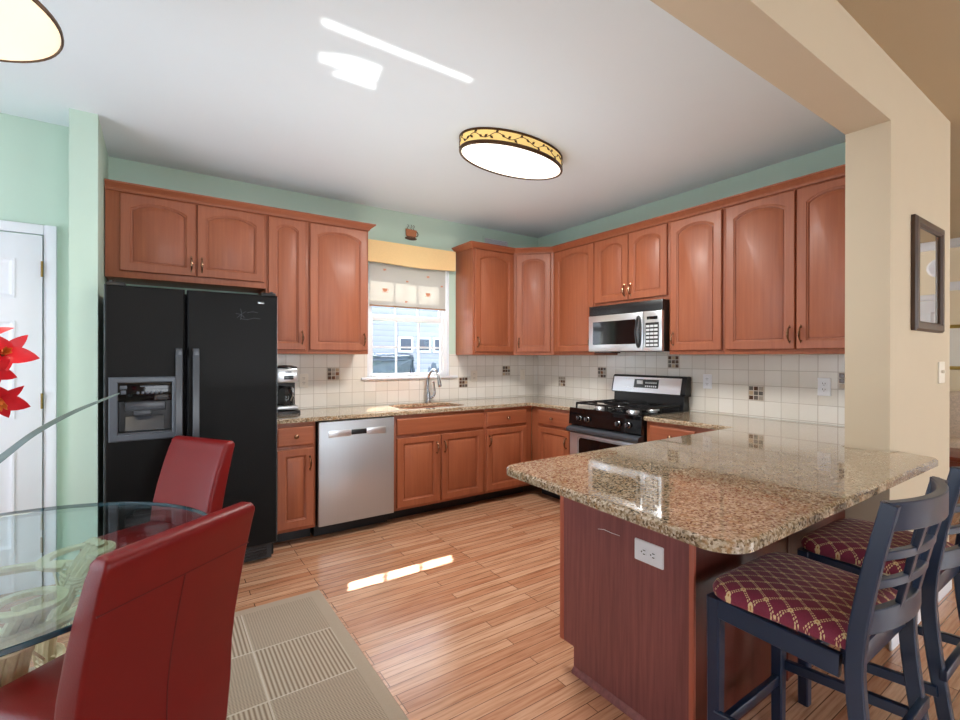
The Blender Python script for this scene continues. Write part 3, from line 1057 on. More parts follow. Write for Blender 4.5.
e = obj('bar_panel', pw(m), LAM_DARK, pen); e['label'] = 'dark cherry bar side panel with a seam strip'
m = B(); tube(m, [[-2.158, -2.831, 0.653], [-2.158, -2.862, 0.66], [-2.158, -2.902, 0.658], [-2.158, -2.941, 0.659]], [0.0008, 0.0014, 0.0011, 0.0007], 5)
e = obj('scuff_mark', pw(m), WPLAST, pen); e['label'] = 'pale scratch in the laminate'
m = B()
skin(m, [[(PX0 - 0.018, y, 0.0), (PX0 - 0.016, y, 0.010), (PX0 - 0.008, y, 0.020), (PX0, y, 0.024), (PX0, y, 0.0)] for y in (-2.698, -3.246)])
obj('shoe_molding', pw(m), LAMINATE, pen)

# dishwasher
dwr = thing('dishwasher', 'stainless steel dishwasher between the narrow cabinet and the sink base', 'dishwasher', (-2.672, -0.61, 0))
W = 2.672 - 2.076
m = B(); bx(m, 0.004, W - 0.004, 0.0, 0.58, 0.105, 0.872); obj('tub_housing', m, BLACK, dwr)
m = B(); bx(m, 0.004, W - 0.004, 0.10, 0.56, 0.0, 0.105); obj('toe_kick', m, TOE, dwr)
m = B(); bx(m, 0.003, W - 0.003, -0.035, 0.0, 0.108, 0.872, 0.004)
dd = obj('door', m, STEEL_D, dwr)
m = B()
bx(m, 0.072, 0.245, -0.0375, -0.034, 0.755, 0.805, 0.001)
obj('control_strip', m, STEEL, dd)
m = B(); bx(m, 0.365, 0.525, -0.0375, -0.034, 0.755, 0.805, 0.001)
obj('control_strip', m, STEEL, dd)
m = B(); bx(m, 0.245, 0.365, -0.041, -0.034, 0.764, 0.802, 0.004); e = obj('pocket_handle', m, BLACK, dd)

# countertops
def rrect(x0, x1, y0, y1, r, seg=6):
    return round_poly([(x0, y0), (x1, y0), (x1, y1), (x0, y1)], r, seg)
SKX0, SKX1, SKY0, SKY1 = -1.93, -1.31, -0.52, -0.14
m = B()
outer = round_poly([(-2.983, -0.645), (-0.645, -0.645), (-0.645, -1.163), (-0.010, -1.163), (-0.010, -0.010), (-2.983, -0.010)], [0.004, 0.02, 0.004, 0, 0, 0], 4)
plate(m, outer, [rrect(SKX0, SKX1, SKY0, SKY1, 0.07)], ZC, 0.914, 0.006)
ct = tag(obj('countertop', m, GRANITE, smooth=30), 'tan speckled granite countertop with the sink, along the window wall and corner', 'countertop')
m = B()
outer = round_poly([(-0.010, -3.234), (-0.010, -1.924), (-0.645, -1.924), (-0.645, -2.590), (-2.496, -2.622), (-2.546, -3.580), (-0.815, -3.575), (-0.760, -3.412), (-0.842, -3.412), (-0.842, -3.234)],
                   [0, 0, 0.004, 0.012, 0.065, 0.09, 0.05, 0.0, 0, 0], 8)
plate(m, outer, (), ZC, 0.914, 0.007)
tag(obj('countertop', m, GRANITE, smooth=30), 'large tan speckled granite peninsula top running back to the range and pier', 'countertop')

# sink and faucet
snk = thing('sink', 'stainless steel undermount sink below the window', 'sink', ((SKX0 + SKX1) / 2, (SKY0 + SKY1) / 2, 0.70))
m = B()
lp = []
hx, hy = (SKX1 - SKX0) / 2 + 0.004, (SKY1 - SKY0) / 2 + 0.004
for d, z in ((-0.004, 0.182), (0.004, 0.182), (0.010, 0.04), (0.03, 0.01), (0.06, 0.0)):
    lp.append([(x, y, z) for x, y in rrect(-hx + d, hx - d, -hy + d, hy - d, 0.07)])
skin(m, lp, False, True)
obj('basin', m, STEEL, snk, fix=True)
m = B(); lathe(m, [(0, 0.003), (0.03, 0.003), (0.042, 0.006), (0.044, 0.001)], n=24); obj('drain', m, CHROME, snk)
fc = thing('faucet', 'brushed nickel gooseneck pull-down faucet behind the sink', 'faucet', (-1.475, -0.085, 0.9145))
m = B()
lathe(m, [(0, 0), (0.030, 0), (0.030, 0.006), (0.022, 0.014), (0.021, 0.07), (0.017, 0.10), (0.0, 0.10)], n=20)
obj('base', m, NICKEL, fc)
m = B()
pts = smooth_path([(0, 0, 0.09), (-0.004, 0.004, 0.17), (0.002, -0.004, 0.25), (0.012, -0.040, 0.305), (0.022, -0.085, 0.315), (0.030, -0.125, 0.285), (0.034, -0.145, 0.235)], 6)
tube(m, pts, 0.0125, 12)
obj('spout', m, NICKEL, fc)
m = B()
tube(m, [(0.034, -0.145, 0.238), (0.037, -0.154, 0.205), (0.039, -0.159, 0.165), (0.040, -0.160, 0.155)], [0.014, 0.018, 0.019, 0.014], 14)
obj('spray_head', m, NICKEL, fc)
m = B()
tube(m, smooth_path([(0.015, -0.004, 0.04), (0.050, -0.008, 0.055), (0.066, -0.010, 0.10), (0.050, -0.010, 0.20)], 5), [0.013] * 5 + [0.012] * 5 + [0.010] * 6, 10)
obj('lever_handle', m, NICKEL, fc)

# ------------------------------------------------------------------ refrigerator
fr = thing('refrigerator', 'black side-by-side refrigerator with an ice and water dispenser', 'refrigerator', (-3.437, -0.4, 0))
FX0, FX1, FXM0, FXM1 = -0.447, 0.450, -0.068, -0.056      # local x
m = B(); bx(m, FX0 + 0.004, FX1 - 0.004, -0.33, 0.37, 0.02, 1.735, 0.006); obj('cabinet_body', m, FRIDGE, fr)
XZ = lambda y: Matrix(((1, 0, 0, 0), (0, 0, -1, y), (0, 1, 0, 0), (0, 0, 0, 1)))    # slab xy -> xz, z -> -y
def rect(x0, x1, y0, y1):
    return [(x0, y0), (x1, y0), (x1, y1), (x0, y1)]
DH = (-0.385, -0.132, 0.911, 1.095)       # dispenser cavity
m = B(); plate(m, rect(FX0, FXM0, 0.125, 1.752), [rect(*DH)], 0, 0.085, 0.010, M=XZ(-0.335))
fz = obj('freezer_door', m, FRIDGE, fr)
m = B(); plate(m, rect(FXM1, FX1, 0.125, 1.752), (), 0, 0.085, 0.010, M=XZ(-0.335))
fd = obj('fridge_door', m, FRIDGE, fr)
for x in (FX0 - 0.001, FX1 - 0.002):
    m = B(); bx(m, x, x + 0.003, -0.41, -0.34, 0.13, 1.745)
    e = obj('edge_gleam', m, GLEAM, fr); e['label'] = 'pale strip painted as the reflection on the side edge'
for x, nm, par in ((-0.098, 'handle', fz), (-0.012, 'handle', fd)):
    m = B()
    pts = [(x, -0.424, 0.46), (x, -0.462, 0.52), (x, -0.466, 0.9), (x, -0.462, 1.33), (x, -0.424, 1.395)]
    strap(m, pts, 0.034, 0.02, upv=(0, -1, 0))
    bx(m, x - 0.017, x + 0.017, -0.455, -0.419, 0.455, 0.51, 0.006); bx(m, x - 0.017, x + 0.017, -0.455, -0.419, 1.345, 1.397, 0.006)
    obj(nm, m, FR_HANDLE, par)
m = B(); plate(m, rect(-0.427, -0.110, 0.872, 1.234), [rect(DH[0], DH[1], DH[2], 1.202)], 0, 0.014, 0.006, M=XZ(-0.419))
dsp = obj('dispenser', m, FR_BEZEL, fr)
dsp['label'] = 'ice and water dispenser with charcoal bezel'
m = B(); bx(m, DH[0] - 0.001, DH[1] + 0.001, -0.428, -0.419, 1.096, 1.203, 0.002)
cp = obj('control_panel', m, BLACK_GL, dsp)
for b in [(-0.300 + k * 0.022, -0.287 + k * 0.022, 1.137, 1.152) for k in range(6)] + [(-0.372, -0.348, 1.138, 1.160), (-0.376, -0.344, 1.166, 1.186)]:
    m = B(); bx(m, b[0], b[1], -0.431, -0.427, b[2], b[3], 0.001); obj('button', m, FR_BEZEL, cp)
m = B(); bx(m, -0.285, -0.215, -0.4295, -0.427, 1.178, 1.183); obj('nameplate', m, FR_BEZEL, cp)
m = B()
x0, x1, z0, z1 = DH
bx(m, x0 - 0.006, x1 + 0.006, -0.337, -0.333, z0 - 0.006, z1 + 0.02)
obj('cavity_back', m, BLACK, dsp)
m = B(); bx(m, x0 + 0.03, x1 - 0.03, -0.415, -0.345, z1 - 0.055, z1, 0.008); bx(m, x0 + 0.07, x1 - 0.10, -0.41, -0.36, z1 - 0.085, z1 - 0.05, 0.008)
obj('spout', m, FR_HANDLE, dsp)
m = B(); skin(m, [[(x, -0.355, 1.0), (x, -0.365, 1.005), (x, -0.395, 0.925), (x, -0.380, 0.918)] for x in (x0 + 0.03, x1 - 0.04)])
obj('paddle', m, FR_HANDLE, dsp)
m = B(); bx(m, x0 - 0.001, x1 + 0.001, -0.428, -0.34, z0 - 0.001, z0 + 0.008, 0.002); obj('drip_tray', m, FR_HANDLE, dsp)
m = B()
bx(m, FX0 + 0.02, FX1 - 0.02, -0.345, -0.32, 0.012, 0.118)
for k in range(5):
    bx(m, FX0 + 0.05, FX1 - 0.05, -0.352, -0.343, 0.024 + k * 0.018, 0.033 + k * 0.018, 0.002)
obj('base_grille', m, BLACK, fr)
for x in (FX0 + 0.05, FX1 - 0.05):
    m = B(); bx(m, x - 0.045, x + 0.045, -0.40, -0.30, 1.735, 1.772, 0.006)
    tube(m, [(x - 0.02 if x < 0 else x + 0.02, -0.385, 1.765), (x - 0.02 if x < 0 else x + 0.02, -0.385, 1.78)], 0.010, 10)
    obj('hinge_cover', m, BLACK, fr)
m = B(); bx(m, 0.330, 0.368, -0.423, -0.419, 1.694, 1.706, 0.001); obj('badge', m, NICKEL, fd)
m = B()
for pts in ([(0.232, 1.655), (0.238, 1.62), (0.230, 1.585)], [(0.205, 1.625), (0.235, 1.618), (0.255, 1.60)], [(0.212, 1.598), (0.238, 1.622), (0.262, 1.640)], [(0.235, 1.592), (0.27, 1.588), (0.31, 1.600), (0.345, 1.596)], [(0.27, 1.632), (0.30, 1.640), (0.33, 1.636)]):
    tube(m, [(x, -0.4203, z) for x, z in pts], 0.0009, 5)
obj('scuff_mark', m, FR_BEZEL, fd)

# ------------------------------------------------------------------ range
rg = thing('range', 'stainless and black freestanding gas range under the microwave', 'range', (-0.66, -1.170, 0), R90)
RW = 0.750        # local x 0..RW along -Y, y 0 at the door front plane, into the wall +y
m = B(); bx(m, 0.004, RW - 0.004, 0.03, 0.635, 0.02, 0.885); obj('body', m, BLACK, rg)
m = B(); plate(m, rrect(0, RW, 0.0, 0.60, 0.008, 3), (), 0.880, 0.917, 0.008); obj('cooktop', m, BLACK_GL, rg)
m = B()
skin(m, [[(x, 0.030, 0.765), (x, -0.004, 0.775), (x, 0.004, 0.885), (x, 0.030, 0.885)] for x in (0.002, RW - 0.002)])
cpn = obj('control_panel', m, BLACK_GL, rg)
for x in (0.125, 0.215, 0.535, 0.630):
    m = B()
    Mk = T(x, 0.0, 0.832) @ Matrix.Rotation(PI / 2 - 0.07, 4, 'X')
    lathe(m, [(0, 0), (0.024, 0), (0.024, 0.006), (0.019, 0.010), (0.017, 0.030), (0.0, 0.032)], n=20, M=Mk)
    bx(m, -0.004, 0.004, -0.018, 0.018, 0.028, 0.037, 0.002, M=Mk)
    k_ = obj('knob', m, KNOBM, cpn)
m = B(); bx(m, 0.006, RW - 0.006, 0.0, 0.035, 0.205, 0.700, 0.006); od = obj('oven_door', m, STEEL, rg)
m = B(); plate(m, rrect(0.115, RW - 0.105, 0.290, 0.668, 0.03, 5), (), 0, 0.004, 0.002, M=XZ(0.0)); obj('door_window', m, BLACK_GL, od)
m = B(); plate(m, rrect(0.095, RW - 0.085, 0.272, 0.684, 0.035, 5), [rrect(0.115, RW - 0.105, 0.290, 0.668, 0.03, 5)], 0, 0.003, 0.001, M=XZ(0.0)); obj('window_trim', m, STEEL_D, od)
m = B()
skin(m, [[(x, 0.030, 0.702), (x, -0.020, 0.706), (x, -0.040, 0.722), (x, -0.042, 0.740), (x, -0.026, 0.754), (x, 0.0, 0.760), (x, 0.030, 0.762)] for x in (0.004, RW - 0.004)])
e = obj('handle', m, FR_HANDLE, od); e['label'] = 'dark grey full-width oven handle'
m = B(); bx(m, 0.006, RW - 0.006, 0.002, 0.035, 0.045, 0.195, 0.006); obj('storage_drawer', m, STEEL, rg)
# backguard
m = B()
skin(m, [[(x, 0.640, 0.90), (x, 0.565, 0.905), (x, 0.572, 1.035), (x, 0.640, 1.06)] for x in (0.02, RW - 0.02)])
bgd = obj('backguard', m, BLACK, rg)
m = B()
prof = round_poly([(0.640, 1.03), (0.640, 1.195), (0.585, 1.195), (0.550, 1.035)], [0, 0.015, 0.03, 0.02], 4)
skin(m, [[(x, y, z) for y, z in prof] for x in (0.0, RW)])
obj('backguard_cap', m, BLACK, bgd)
m = B()
skin(m, [[(x, 0.5495, 1.045), (x, 0.545, 1.045), (x, 0.574, 1.178), (x, 0.580, 1.178)] for x in (0.018, RW - 0.040)])
pnl = obj('console', m, STEEL, bgd)
def on_console(x0, x1, z0, z1, off=0.003):
    f = lambda z: 0.545 + (z - 1.045) / 0.133 * 0.029
    mm = B()
    skin(mm, [[(x0, f(z) , z), (x1, f(z), z), (x1, f(z) - off, z), (x0, f(z) - off, z)] for z in (z0, z1)])
    return mm
obj('display', on_console(0.250, 0.500, 1.085, 1.160, 0.002), LCD, bgd)
mm = B()
for i in range(6):
    for j in range(2):
        f = 0.545 + (1.098 + j * 0.028 - 1.045) / 0.133 * 0.029
        bx(mm, 0.370 + i * 0.020, 0.382 + i * 0.020, f - 0.0045, f, 1.094 + j * 0.030, 1.108 + j * 0.030)
bx(mm, 0.285, 0.345, 0.5525, 0.56, 1.118, 1.150)
obj('touch_key', mm, KEYPAD, bgd)
# grates and burners
for gx in (0.045, 0.385):
    m = B()
    x0, x1, y0, y1, z = gx, gx + 0.32, 0.045, 0.545, 0.956
    for p in ([(x0, y0, z), (x1, y0, z)], [(x0, y1, z), (x1, y1, z)], [(x0, y0, z), (x0, y1, z)], [(x1, y0, z), (x1, y1, z)], [(x0, (y0 + y1) / 2, z), (x1, (y0 + y1) / 2, z)]):
        tube(m, p, 0.0085, 6)
    for cy in (y0 + 0.125, y1 - 0.125):
        cx = (x0 + x1) / 2
        for a in (0, PI / 2, PI, 3 * PI / 2):
            rr = 0.16 if abs(math.cos(a)) > 0.5 else 0.125
            tube(m, [(cx + math.cos(a) * rr, cy + math.sin(a) * rr, z), (cx + math.cos(a) * 0.045, cy + math.sin(a) * 0.045, z + 0.004)], 0.006, 6)
    for px_ in (x0, x1):
        for py_ in (y0, y1, (y0 + y1) / 2):
            tube(m, [(px_, py_, 0.912), (px_, py_, z)], 0.008, 6)
    obj('grate', m, CAST, rg)
    for cy in (y0 + 0.125, y1 - 0.125):
        m = B()
        lathe(m, [(0, 0.914), (0.058, 0.915), (0.052, 0.924), (0.040, 0.926), (0.040, 0.934), (0.034, 0.938), (0, 0.939)], ((x0 + x1) / 2, cy, 0), n=24)
        e = obj('burner', m, STEEL, rg)

# ------------------------------------------------------------------ over-the-range microwave
mwv = thing('microwave', 'stainless over-the-range microwave with a black oval handle', 'microwave', (-0.40, -1.163, 1.398), R90)
W, Hm = 0.756, 0.410
m = B(); bx(m, 0.0, W, 0.02, 0.385, 0.004, Hm, 0.004); obj('body', m, BLACK, mwv)
m = B(); bx(m, 0.0, W, -0.004, 0.02, 0.328, Hm, 0.003)
for k in range(5):
    bx(m, 0.02, 0.23, -0.008, 0.0, 0.342 + k * 0.012, 0.348 + k * 0.012)
obj('vent_grille', m, BLACK, mwv)
m = B(); bx(m, 0.0, 0.578, -0.012, 0.02, 0.006, 0.324, 0.006); md = obj('door', m, STEEL, mwv)
m = B(); plate(m, rrect(0.052, 0.510, 0.066, 0.268, 0.006, 3), (), 0, 0.002, 0.001, M=XZ(-0.012)); obj('door_window', m, BLACK_GL, md)
m = B()
tube(m, [(0.543 + 0.019 * math.cos(a), -0.034 + 0.014 * abs(math.sin(a)), 0.163 + 0.125 * math.sin(a)) for a in [2 * PI * k / 28 for k in range(29)]], 0.0085, 8)
obj('handle', m, BLACK, md)
m = B(); bx(m, 0.582, W - 0.002, -0.012, 0.02, 0.006, 0.324, 0.004); cp = obj('control_panel', m, STEEL, mwv)
m = B(); plate(m, rrect(0.605, 0.728, 0.036, 0.232, 0.004, 2), (), 0, 0.002, 0.001, M=XZ(-0.012)); obj('keypad', m, BLACK, cp)
m = B(); bx(m, 0.618, 0.716, -0.0138, -0.011, 0.256, 0.282, 0.001); obj('display', m, BLACK_GL, cp)
m = B()
for r in range(6):
    for c in range(3):
        bx(m, 0.613 + c * 0.037, 0.644 + c * 0.037, -0.0152, -0.0135, 0.045 + r * 0.030, 0.062 + r * 0.030)
obj('key', m, KEYPAD, cp)
m = B(); bx(m, 0.06, 0.25, 0.0, 0.12, -0.006, 0.006); obj('lamp_cover', m, DARKWOOD, mwv)

# ------------------------------------------------------------------ coffee maker
cm = thing('coffee_maker', 'stainless and black drip coffee maker beside the refrigerator', 'coffee maker', (-2.815, -0.23, 0.9145))
m = B(); plate(m, rrect(-0.090, 0.096, -0.115, 0.10, 0.03), (), 0, 0.022, 0.006); obj('base', m, BLACK, cm)
m = B(); bx(m, -0.078, 0.080, 0.02, 0.09, 0.02, 0.25, 0.008); obj('column', m, BLACK, cm)
m = B(); bx(m, -0.078, 0.080, -0.080, 0.092, 0.235, 0.350, 0.016); hd = obj('brew_head', m, STEEL, cm)
m = B(); lathe(m, [(0.0, 0.372), (0.05, 0.370), (0.086, 0.360), (0.090, 0.348), (0.0, 0.346)], (0.0, 0.005, 0), n=28); obj('lid', m, BLACK, cm)
m = B(); bx(m, -0.025, 0.045, -0.083, -0.079, 0.262, 0.292, 0.002); bx(m, -0.015, 0.03, -0.083, -0.079, 0.316, 0.324, 0.001); obj('display', m, LCD, hd)
m = B(); bx(m, -0.076, 0.082, -0.085, 0.02, 0.028, 0.060, 0.010); obj('warmer', m, STEEL, cm)
m = B(); lathe(m, [(0.048, 0.062), (0.062, 0.06), (0.066, 0.12), (0.055, 0.175), (0.044, 0.20), (0.046, 0.212)], (-0.004, -0.022, 0), n=28, cap0=True); obj('carafe', m, CARAFE, cm)
m = B(); lathe(m, [(0, 0.216), (0.046, 0.214), (0.048, 0.205), (0.046, 0.198)], (-0.004, -0.022, 0), n=24); obj('carafe_lid', m, BLACK, cm)
m = B(); tube(m, smooth_path([(0.018, -0.062, 0.20), (0.032, -0.095, 0.195), (0.034, -0.100, 0.15), (0.020, -0.082, 0.10)], 5), 0.009, 8); obj('carafe_handle', m, NICKEL, cm)

# ------------------------------------------------------------------ outlets and switches (local: plate in xz, facing -y)
def outlet(loc, rz, label, style='duplex', mat=IVORY, horiz=False, w=0.072, h=0.116):
    t = thing('wall_switch' if style in ('toggle', 'rocker') else 'outlet', label, 'switch' if style in ('toggle', 'rocker') else 'outlet', loc, rz)
    Rm = Matrix.Rotation(PI / 2, 4, 'Y') if horiz else Matrix.Identity(4)
    def put(m):
        for v in m.verts:
            v.co = Rm @ v.co
        return m
    m = B(); plate(m, rrect(-w / 2, w / 2, -h / 2, h / 2, 0.004, 3), (), 0, 0.006, 0.003, M=XZ(0)); obj('cover_plate', put(m), mat, t)
    if style == 'duplex':
        for s in (-1, 1):
            m = B()
            plate(m, rrect(-0.0165, 0.0165, s * 0.0195 - 0.014, s * 0.0195 + 0.014, 0.009, 4), (), 0, 0.008, 0.001, M=XZ(0))
            rc = obj('receptacle', put(m), mat, t)
            m = B()
            bx(m, -0.0085, -0.0055, -0.0088, -0.007, s * 0.0195 - 0.001, s * 0.0195 + 0.009); bx(m, 0.0055, 0.0085, -0.0088, -0.007, s * 0.0195 - 0.001, s * 0.0195 + 0.008)
            bx(m, -0.0022, 0.0022, -0.0088, -0.007, s * 0.0195 - 0.0095, s * 0.0195 - 0.005)
            obj('socket_slot', put(m), SLOT, rc)
    elif style == 'gfci':
        m = B(); bx(m, -0.017, 0.017, -0.009, -0.005, -0.034, 0.034, 0.001); rc = obj('receptacle', put(m), mat, t)
        m = B()
        for s in (-1, 1):
            bx(m, -0.0085, -0.0055, -0.0098, -0.008, s * 0.022 - 0.004, s * 0.022 + 0.006); bx(m, 0.0055, 0.0085, -0.0098, -0.008, s * 0.022 - 0.004, s * 0.022 + 0.006)
        obj('socket_slot', put(m), SLOT, rc)
    elif style == 'rocker':
        m = B(); bx(m, -0.016, 0.016, -0.010, -0.005, -0.033, 0.033, 0.002); obj('rocker', put(m), mat, t)
    else:
        for dx in ((-0.012, 0.012) if w > 0.09 else (0,)):
            m = B(); bx(m, dx - 0.005, dx + 0.005, -0.016, -0.005, -0.004, 0.014, 0.002); obj('toggle', put(m), mat, t)
    return t
outlet((-2.620, -0.0095, 1.152), 0, 'ivory duplex outlet on the tiles beside the coffee maker', 'duplex')
outlet((-0.895, -0.0095, 1.155), 0, 'ivory outlet with a square face on the tiles right of the sink', 'gfci', w=0.085)
outlet((-0.235, -0.0095, 1.158), 0, 'narrow ivory rocker switch on the tiles near the corner', 'rocker', w=0.066)
outlet((-0.0095, -2.055, 1.162), R90, 'white duplex outlet on the tiles just right of the range', 'duplex', WPLAST)
outlet((-0.0095, -2.855, 1.160), R90, 'white duplex outlet on the tiles nearest the tan pier', 'duplex', WPLAST, w=0.076, h=0.118)
outlet((0.008, -3.4105, 1.270), 0, 'ivory light switch on the tan wall below the framed mirror', 'toggle', IVORY, w=0.118, h=0.122)
outlet((PX0 - 0.0005, -3.071, 0.636), R90, 'white duplex outlet set sideways in the plum peninsula end panel', 'duplex', WPLAST, True, w=0.078, h=0.122)

# ------------------------------------------------------------------ window shade
sh = thing('window_shade', 'white sheer window shade with a golden valance over the sink window', 'window shade', (-1.62, -0.03, 1.82))
def wavy_sheet(x0, x1, z0, z1, y0, amp, thick, nx=40, nz=8, sag=0.0):
    m = B()
    for side, yy in ((0, 0.0), (1, thick)):
        pass
    grid = []
    for side in (0, 1):
        g = []
        for j in range(nz + 1):
            row = []
            for i in range(nx + 1):
                u = i / nx
                x = x0 + (x1 - x0) * u
                z = z0 + (z1 - z0) * j / nz + (sag * math.sin(PI * 2.3 * u + 0.6) if j == 0 else 0)
                y = y0 + amp * math.sin(u * 9.5 + j * 0.2) * (1 - 0.5 * j / nz) + side * thick
                row.append(m.verts.new((x, y, z)))
            g.append(row)
        grid.append(g)
    for side in (0, 1):
        g = grid[side]
        for j in range(nz):
            for i in range(nx):
                m.faces.new((g[j][i], g[j][i + 1], g[j + 1][i + 1], g[j + 1][i]))
    def rim(a, b):
        for k in range(len(a) - 1):
            m.faces.new((a[k], a[k + 1], b[k + 1], b[k]))
    rim(grid[0][0], grid[1][0]); rim(grid[0][-1], grid[1][-1])
    rim([r[0] for r in grid[0]], [r[0] for r in grid[1]]); rim([r[-1] for r in grid[0]], [r[-1] for r in grid[1]])
    return m
e = obj('valance', wavy_sheet(-0.55, 0.455, 0.392, 0.592, -0.052, 0.004, 0.03, sag=0.006), VALANCE, sh); e['label'] = 'golden tan valance'
obj('sheer_panel', wavy_sheet(-0.425, 0.372, 0.006, 0.50, 0.012, 0.001, 0.0012), SHEER, sh)
m = B(); bx(m, -0.425, 0.372, 0.004, 0.018, 0.0, 0.014, 0.003); obj('hem_bar', m, HEM, sh)
def cup_print(cx, cz, k=1.0):
    m = B()
    pr = [(-0.026, 0.016), (-0.021, -0.006), (-0.010, -0.014), (0.010, -0.014), (0.021, -0.006), (0.026, 0.016)]
    plate(m, [(cx + x * k, cz + z * k) for x, z in pr], (), 0, 0.0006, M=XZ(0.0105))
    tube(m, [(cx + (0.022 + 0.013 * math.sin(a)) * k, 0.0101, cz + (0.004 + 0.010 * math.cos(a)) * k) for a in [PI * q / 8 for q in range(9)]], 0.0015, 4)
    bx(m, cx - 0.03 * k, cx + 0.03 * k, 0.0099, 0.0105, cz - 0.020 * k, cz - 0.016 * k)
    obj('printed_cup', m, PRINT, sh)
for cx, cz, k in ((-0.275, 0.155, 1.0), (0.175, 0.145, 1.0), (-0.28, 0.345, 0.5), (0.175, 0.320, 0.5), (-0.05, 0.255, 0.45), (0.33, 0.24, 0.45), (-0.06, 0.06, 0.45)):
    cup_print(cx, cz, k)
# outside: neighbouring house and shrub, ground
nh = thing('neighbor_house', 'pale blue lap-sided house seen through the window', 'house', (3.0, 8.6, -0.6))
m = B(); bx(m, -8, 8, 0, 5, 0, 4.6); obj('siding_wall', m, SIDING, nh)
m = B(); skin(m, [[(x, -0.5, 4.5), (x, 2.5, 6.4), (x, 5.5, 4.5)] for x in (-8.3, 8.3)]); obj('roof', m, FR_BEZEL, nh)
for x, w, z0, z1 in ((-0.62, 0.34, 2.16, 2.50), (-0.02, 0.34, 2.16, 2.50), (0.52, 0.34, 2.16, 2.50), (3.2, 0.9, 1.4, 2.8), (-4.0, 0.9, 1.4, 2.8)):
    m = B(); bx(m, x - w / 2 - 0.06, x + w / 2 + 0.06, -0.05, 0.01, z0 - 0.06, z1 + 0.06); f = obj('window_trim', m, WHITE, nh)
    m = B(); bx(m, x - w / 2, x + w / 2, -0.06, -0.04, z0, z1); obj('house_pane', m, HOUSE_WIN, f)
m = B(); bx(m, -9, 14, 0.4, 22, -0.75, -0.6)
struct('ground', m, GRASS)
def shrub(name, label, loc, rx, rz, seed):
    rng = random.Random(seed)
    m = B()
    bmesh.ops.create_icosphere(m, subdivisions=4, radius=1)
    for v in m.verts:
        k = 1 + rng.uniform(-0.09, 0.09) + 0.08 * math.sin(v.co.x * 7 + seed) * math.cos(v.co.z * 6)
        v.co = Vector((v.co.x * rx * k, v.co.y * rx * k, max(-0.02, (v.co.z * k + 0.9) * rz)))
    o = obj(name, m, SHRUB, loc=loc, smooth=0)
    return tag(o, label, 'shrub')
rng = random.Random(9)
m = B(); bx(m, -2.6, 1.35, 5.9, 6.7, 0.0, 2.02, 0.12, seg=3)
bmesh.ops.subdivide_edges(m, edges=m.edges[:], cuts=5, use_grid_fill=True)
for v in m.verts:
    if v.co.z > 0.01:
        v.co += Vector((rng.uniform(-.05, .05), rng.uniform(-.05, .05), rng.uniform(-.04, .04)))
tag(obj('hedge', m, SHRUB, loc=(0, 0, -0.6), smooth=0), 'dark slate green clipped hedge outside the sink window', 'hedge')
shrub('shrub', 'rounded shrub at the end of the hedge outside the sink window', (1.62, 5.4, -0.6), 0.30, 0.92, 3)

# ------------------------------------------------------------------ small wall things
cup = thing('cup_plaque', 'copper coffee cup wall plaque with steam above the window', 'wall decoration', (-1.625, -0.004, 2.478))
m = B()
pr = [(-0.054, 0.102), (-0.052, 0.045), (-0.040, 0.030), (0.040, 0.030), (0.050, 0.045), (0.056, 0.098)]
plate(m, list(reversed(pr)), (), 0, 0.012, 0.002, M=XZ(0)); obj('cup', m, COPPER, cup)
m = B()
tube(m, [(0.050 + 0.026 * math.sin(a), -0.006, 0.066 + 0.024 * math.cos(a)) for a in [PI * q / 10 for q in range(11)]], 0.004, 6); obj('cup_handle', m, DKBROWN, cup)
m = B()
tube(m, [(x, -0.011, 0.036 - 0.002) for x in (-0.045, 0.045)], 0.004, 6); tube(m, [(-0.055, -0.008, 0.103), (0.056, -0.008, 0.099)], 0.003, 6); tube(m, [(-0.055, -0.008, 0.103), (-0.052, -0.008, 0.045), (-0.04, -0.008, 0.03)], 0.003, 6)
obj('rim', m, DKBROWN, cup)
m = B(); plate(m, [(0.062 * math.cos(a), 0.018 + 0.016 * math.sin(a)) for a in [2 * PI * q / 24 for q in range(24)]], (), 0, 0.010, 0.002, M=XZ(0)); obj('saucer', m, DKBROWN, cup)
m = B()
for x in (-0.030, 0.006, 0.032):
    tube(m, smooth_path([(x + 0.006, -0.004, 0.100), (x - 0.008, -0.004, 0.118), (x + 0.006, -0.004, 0.134), (x - 0.004, -0.004, 0.150)], 4), 0.0022, 5)
obj('steam', m, DKBROWN, cup)
vt = thing('wall_vent', 'small white louvered vent high on the wall above the corner cabinets', 'vent', (-0.60, -0.002, 2.525))
m = B(); plate(m, rect(-0.18, 0.18, 0.0, 0.125), [rect(-0.155, 0.155, 0.022, 0.103)], 0, 0.008, 0.003, M=XZ(0)); obj('vent_frame', m, MINT, vt)
m = B(); bx(m, -0.156, 0.156, -0.001, 0.001, 0.02, 0.105); obj('duct_back', m, SLOT, vt)
m = B()
for k in range(9):
    bx(m, -0.154, 0.154, -0.006, -0.001, 0.026 + k * 0.009, 0.031 + k * 0.009)
obj('louver', m, WHITE, vt)
mr = thing('framed_mirror', 'mirror in a dark walnut frame on the tan wall of the pier', 'mirror', (-0.285, -3.411, 1.49))
m = B(); plate(m, rect(-0.252, 0.246, 0.0, 0.575), [rect(-0.205, 0.199, 0.048, 0.527)], 0, 0.026, 0.010, M=XZ(0)); obj('frame', m, FRAME_WOOD, mr)
m = B(); bx(m, -0.207, 0.201, -0.010, -0.006, 0.046, 0.529); obj('mirror_glass', m, MIRROR, mr)

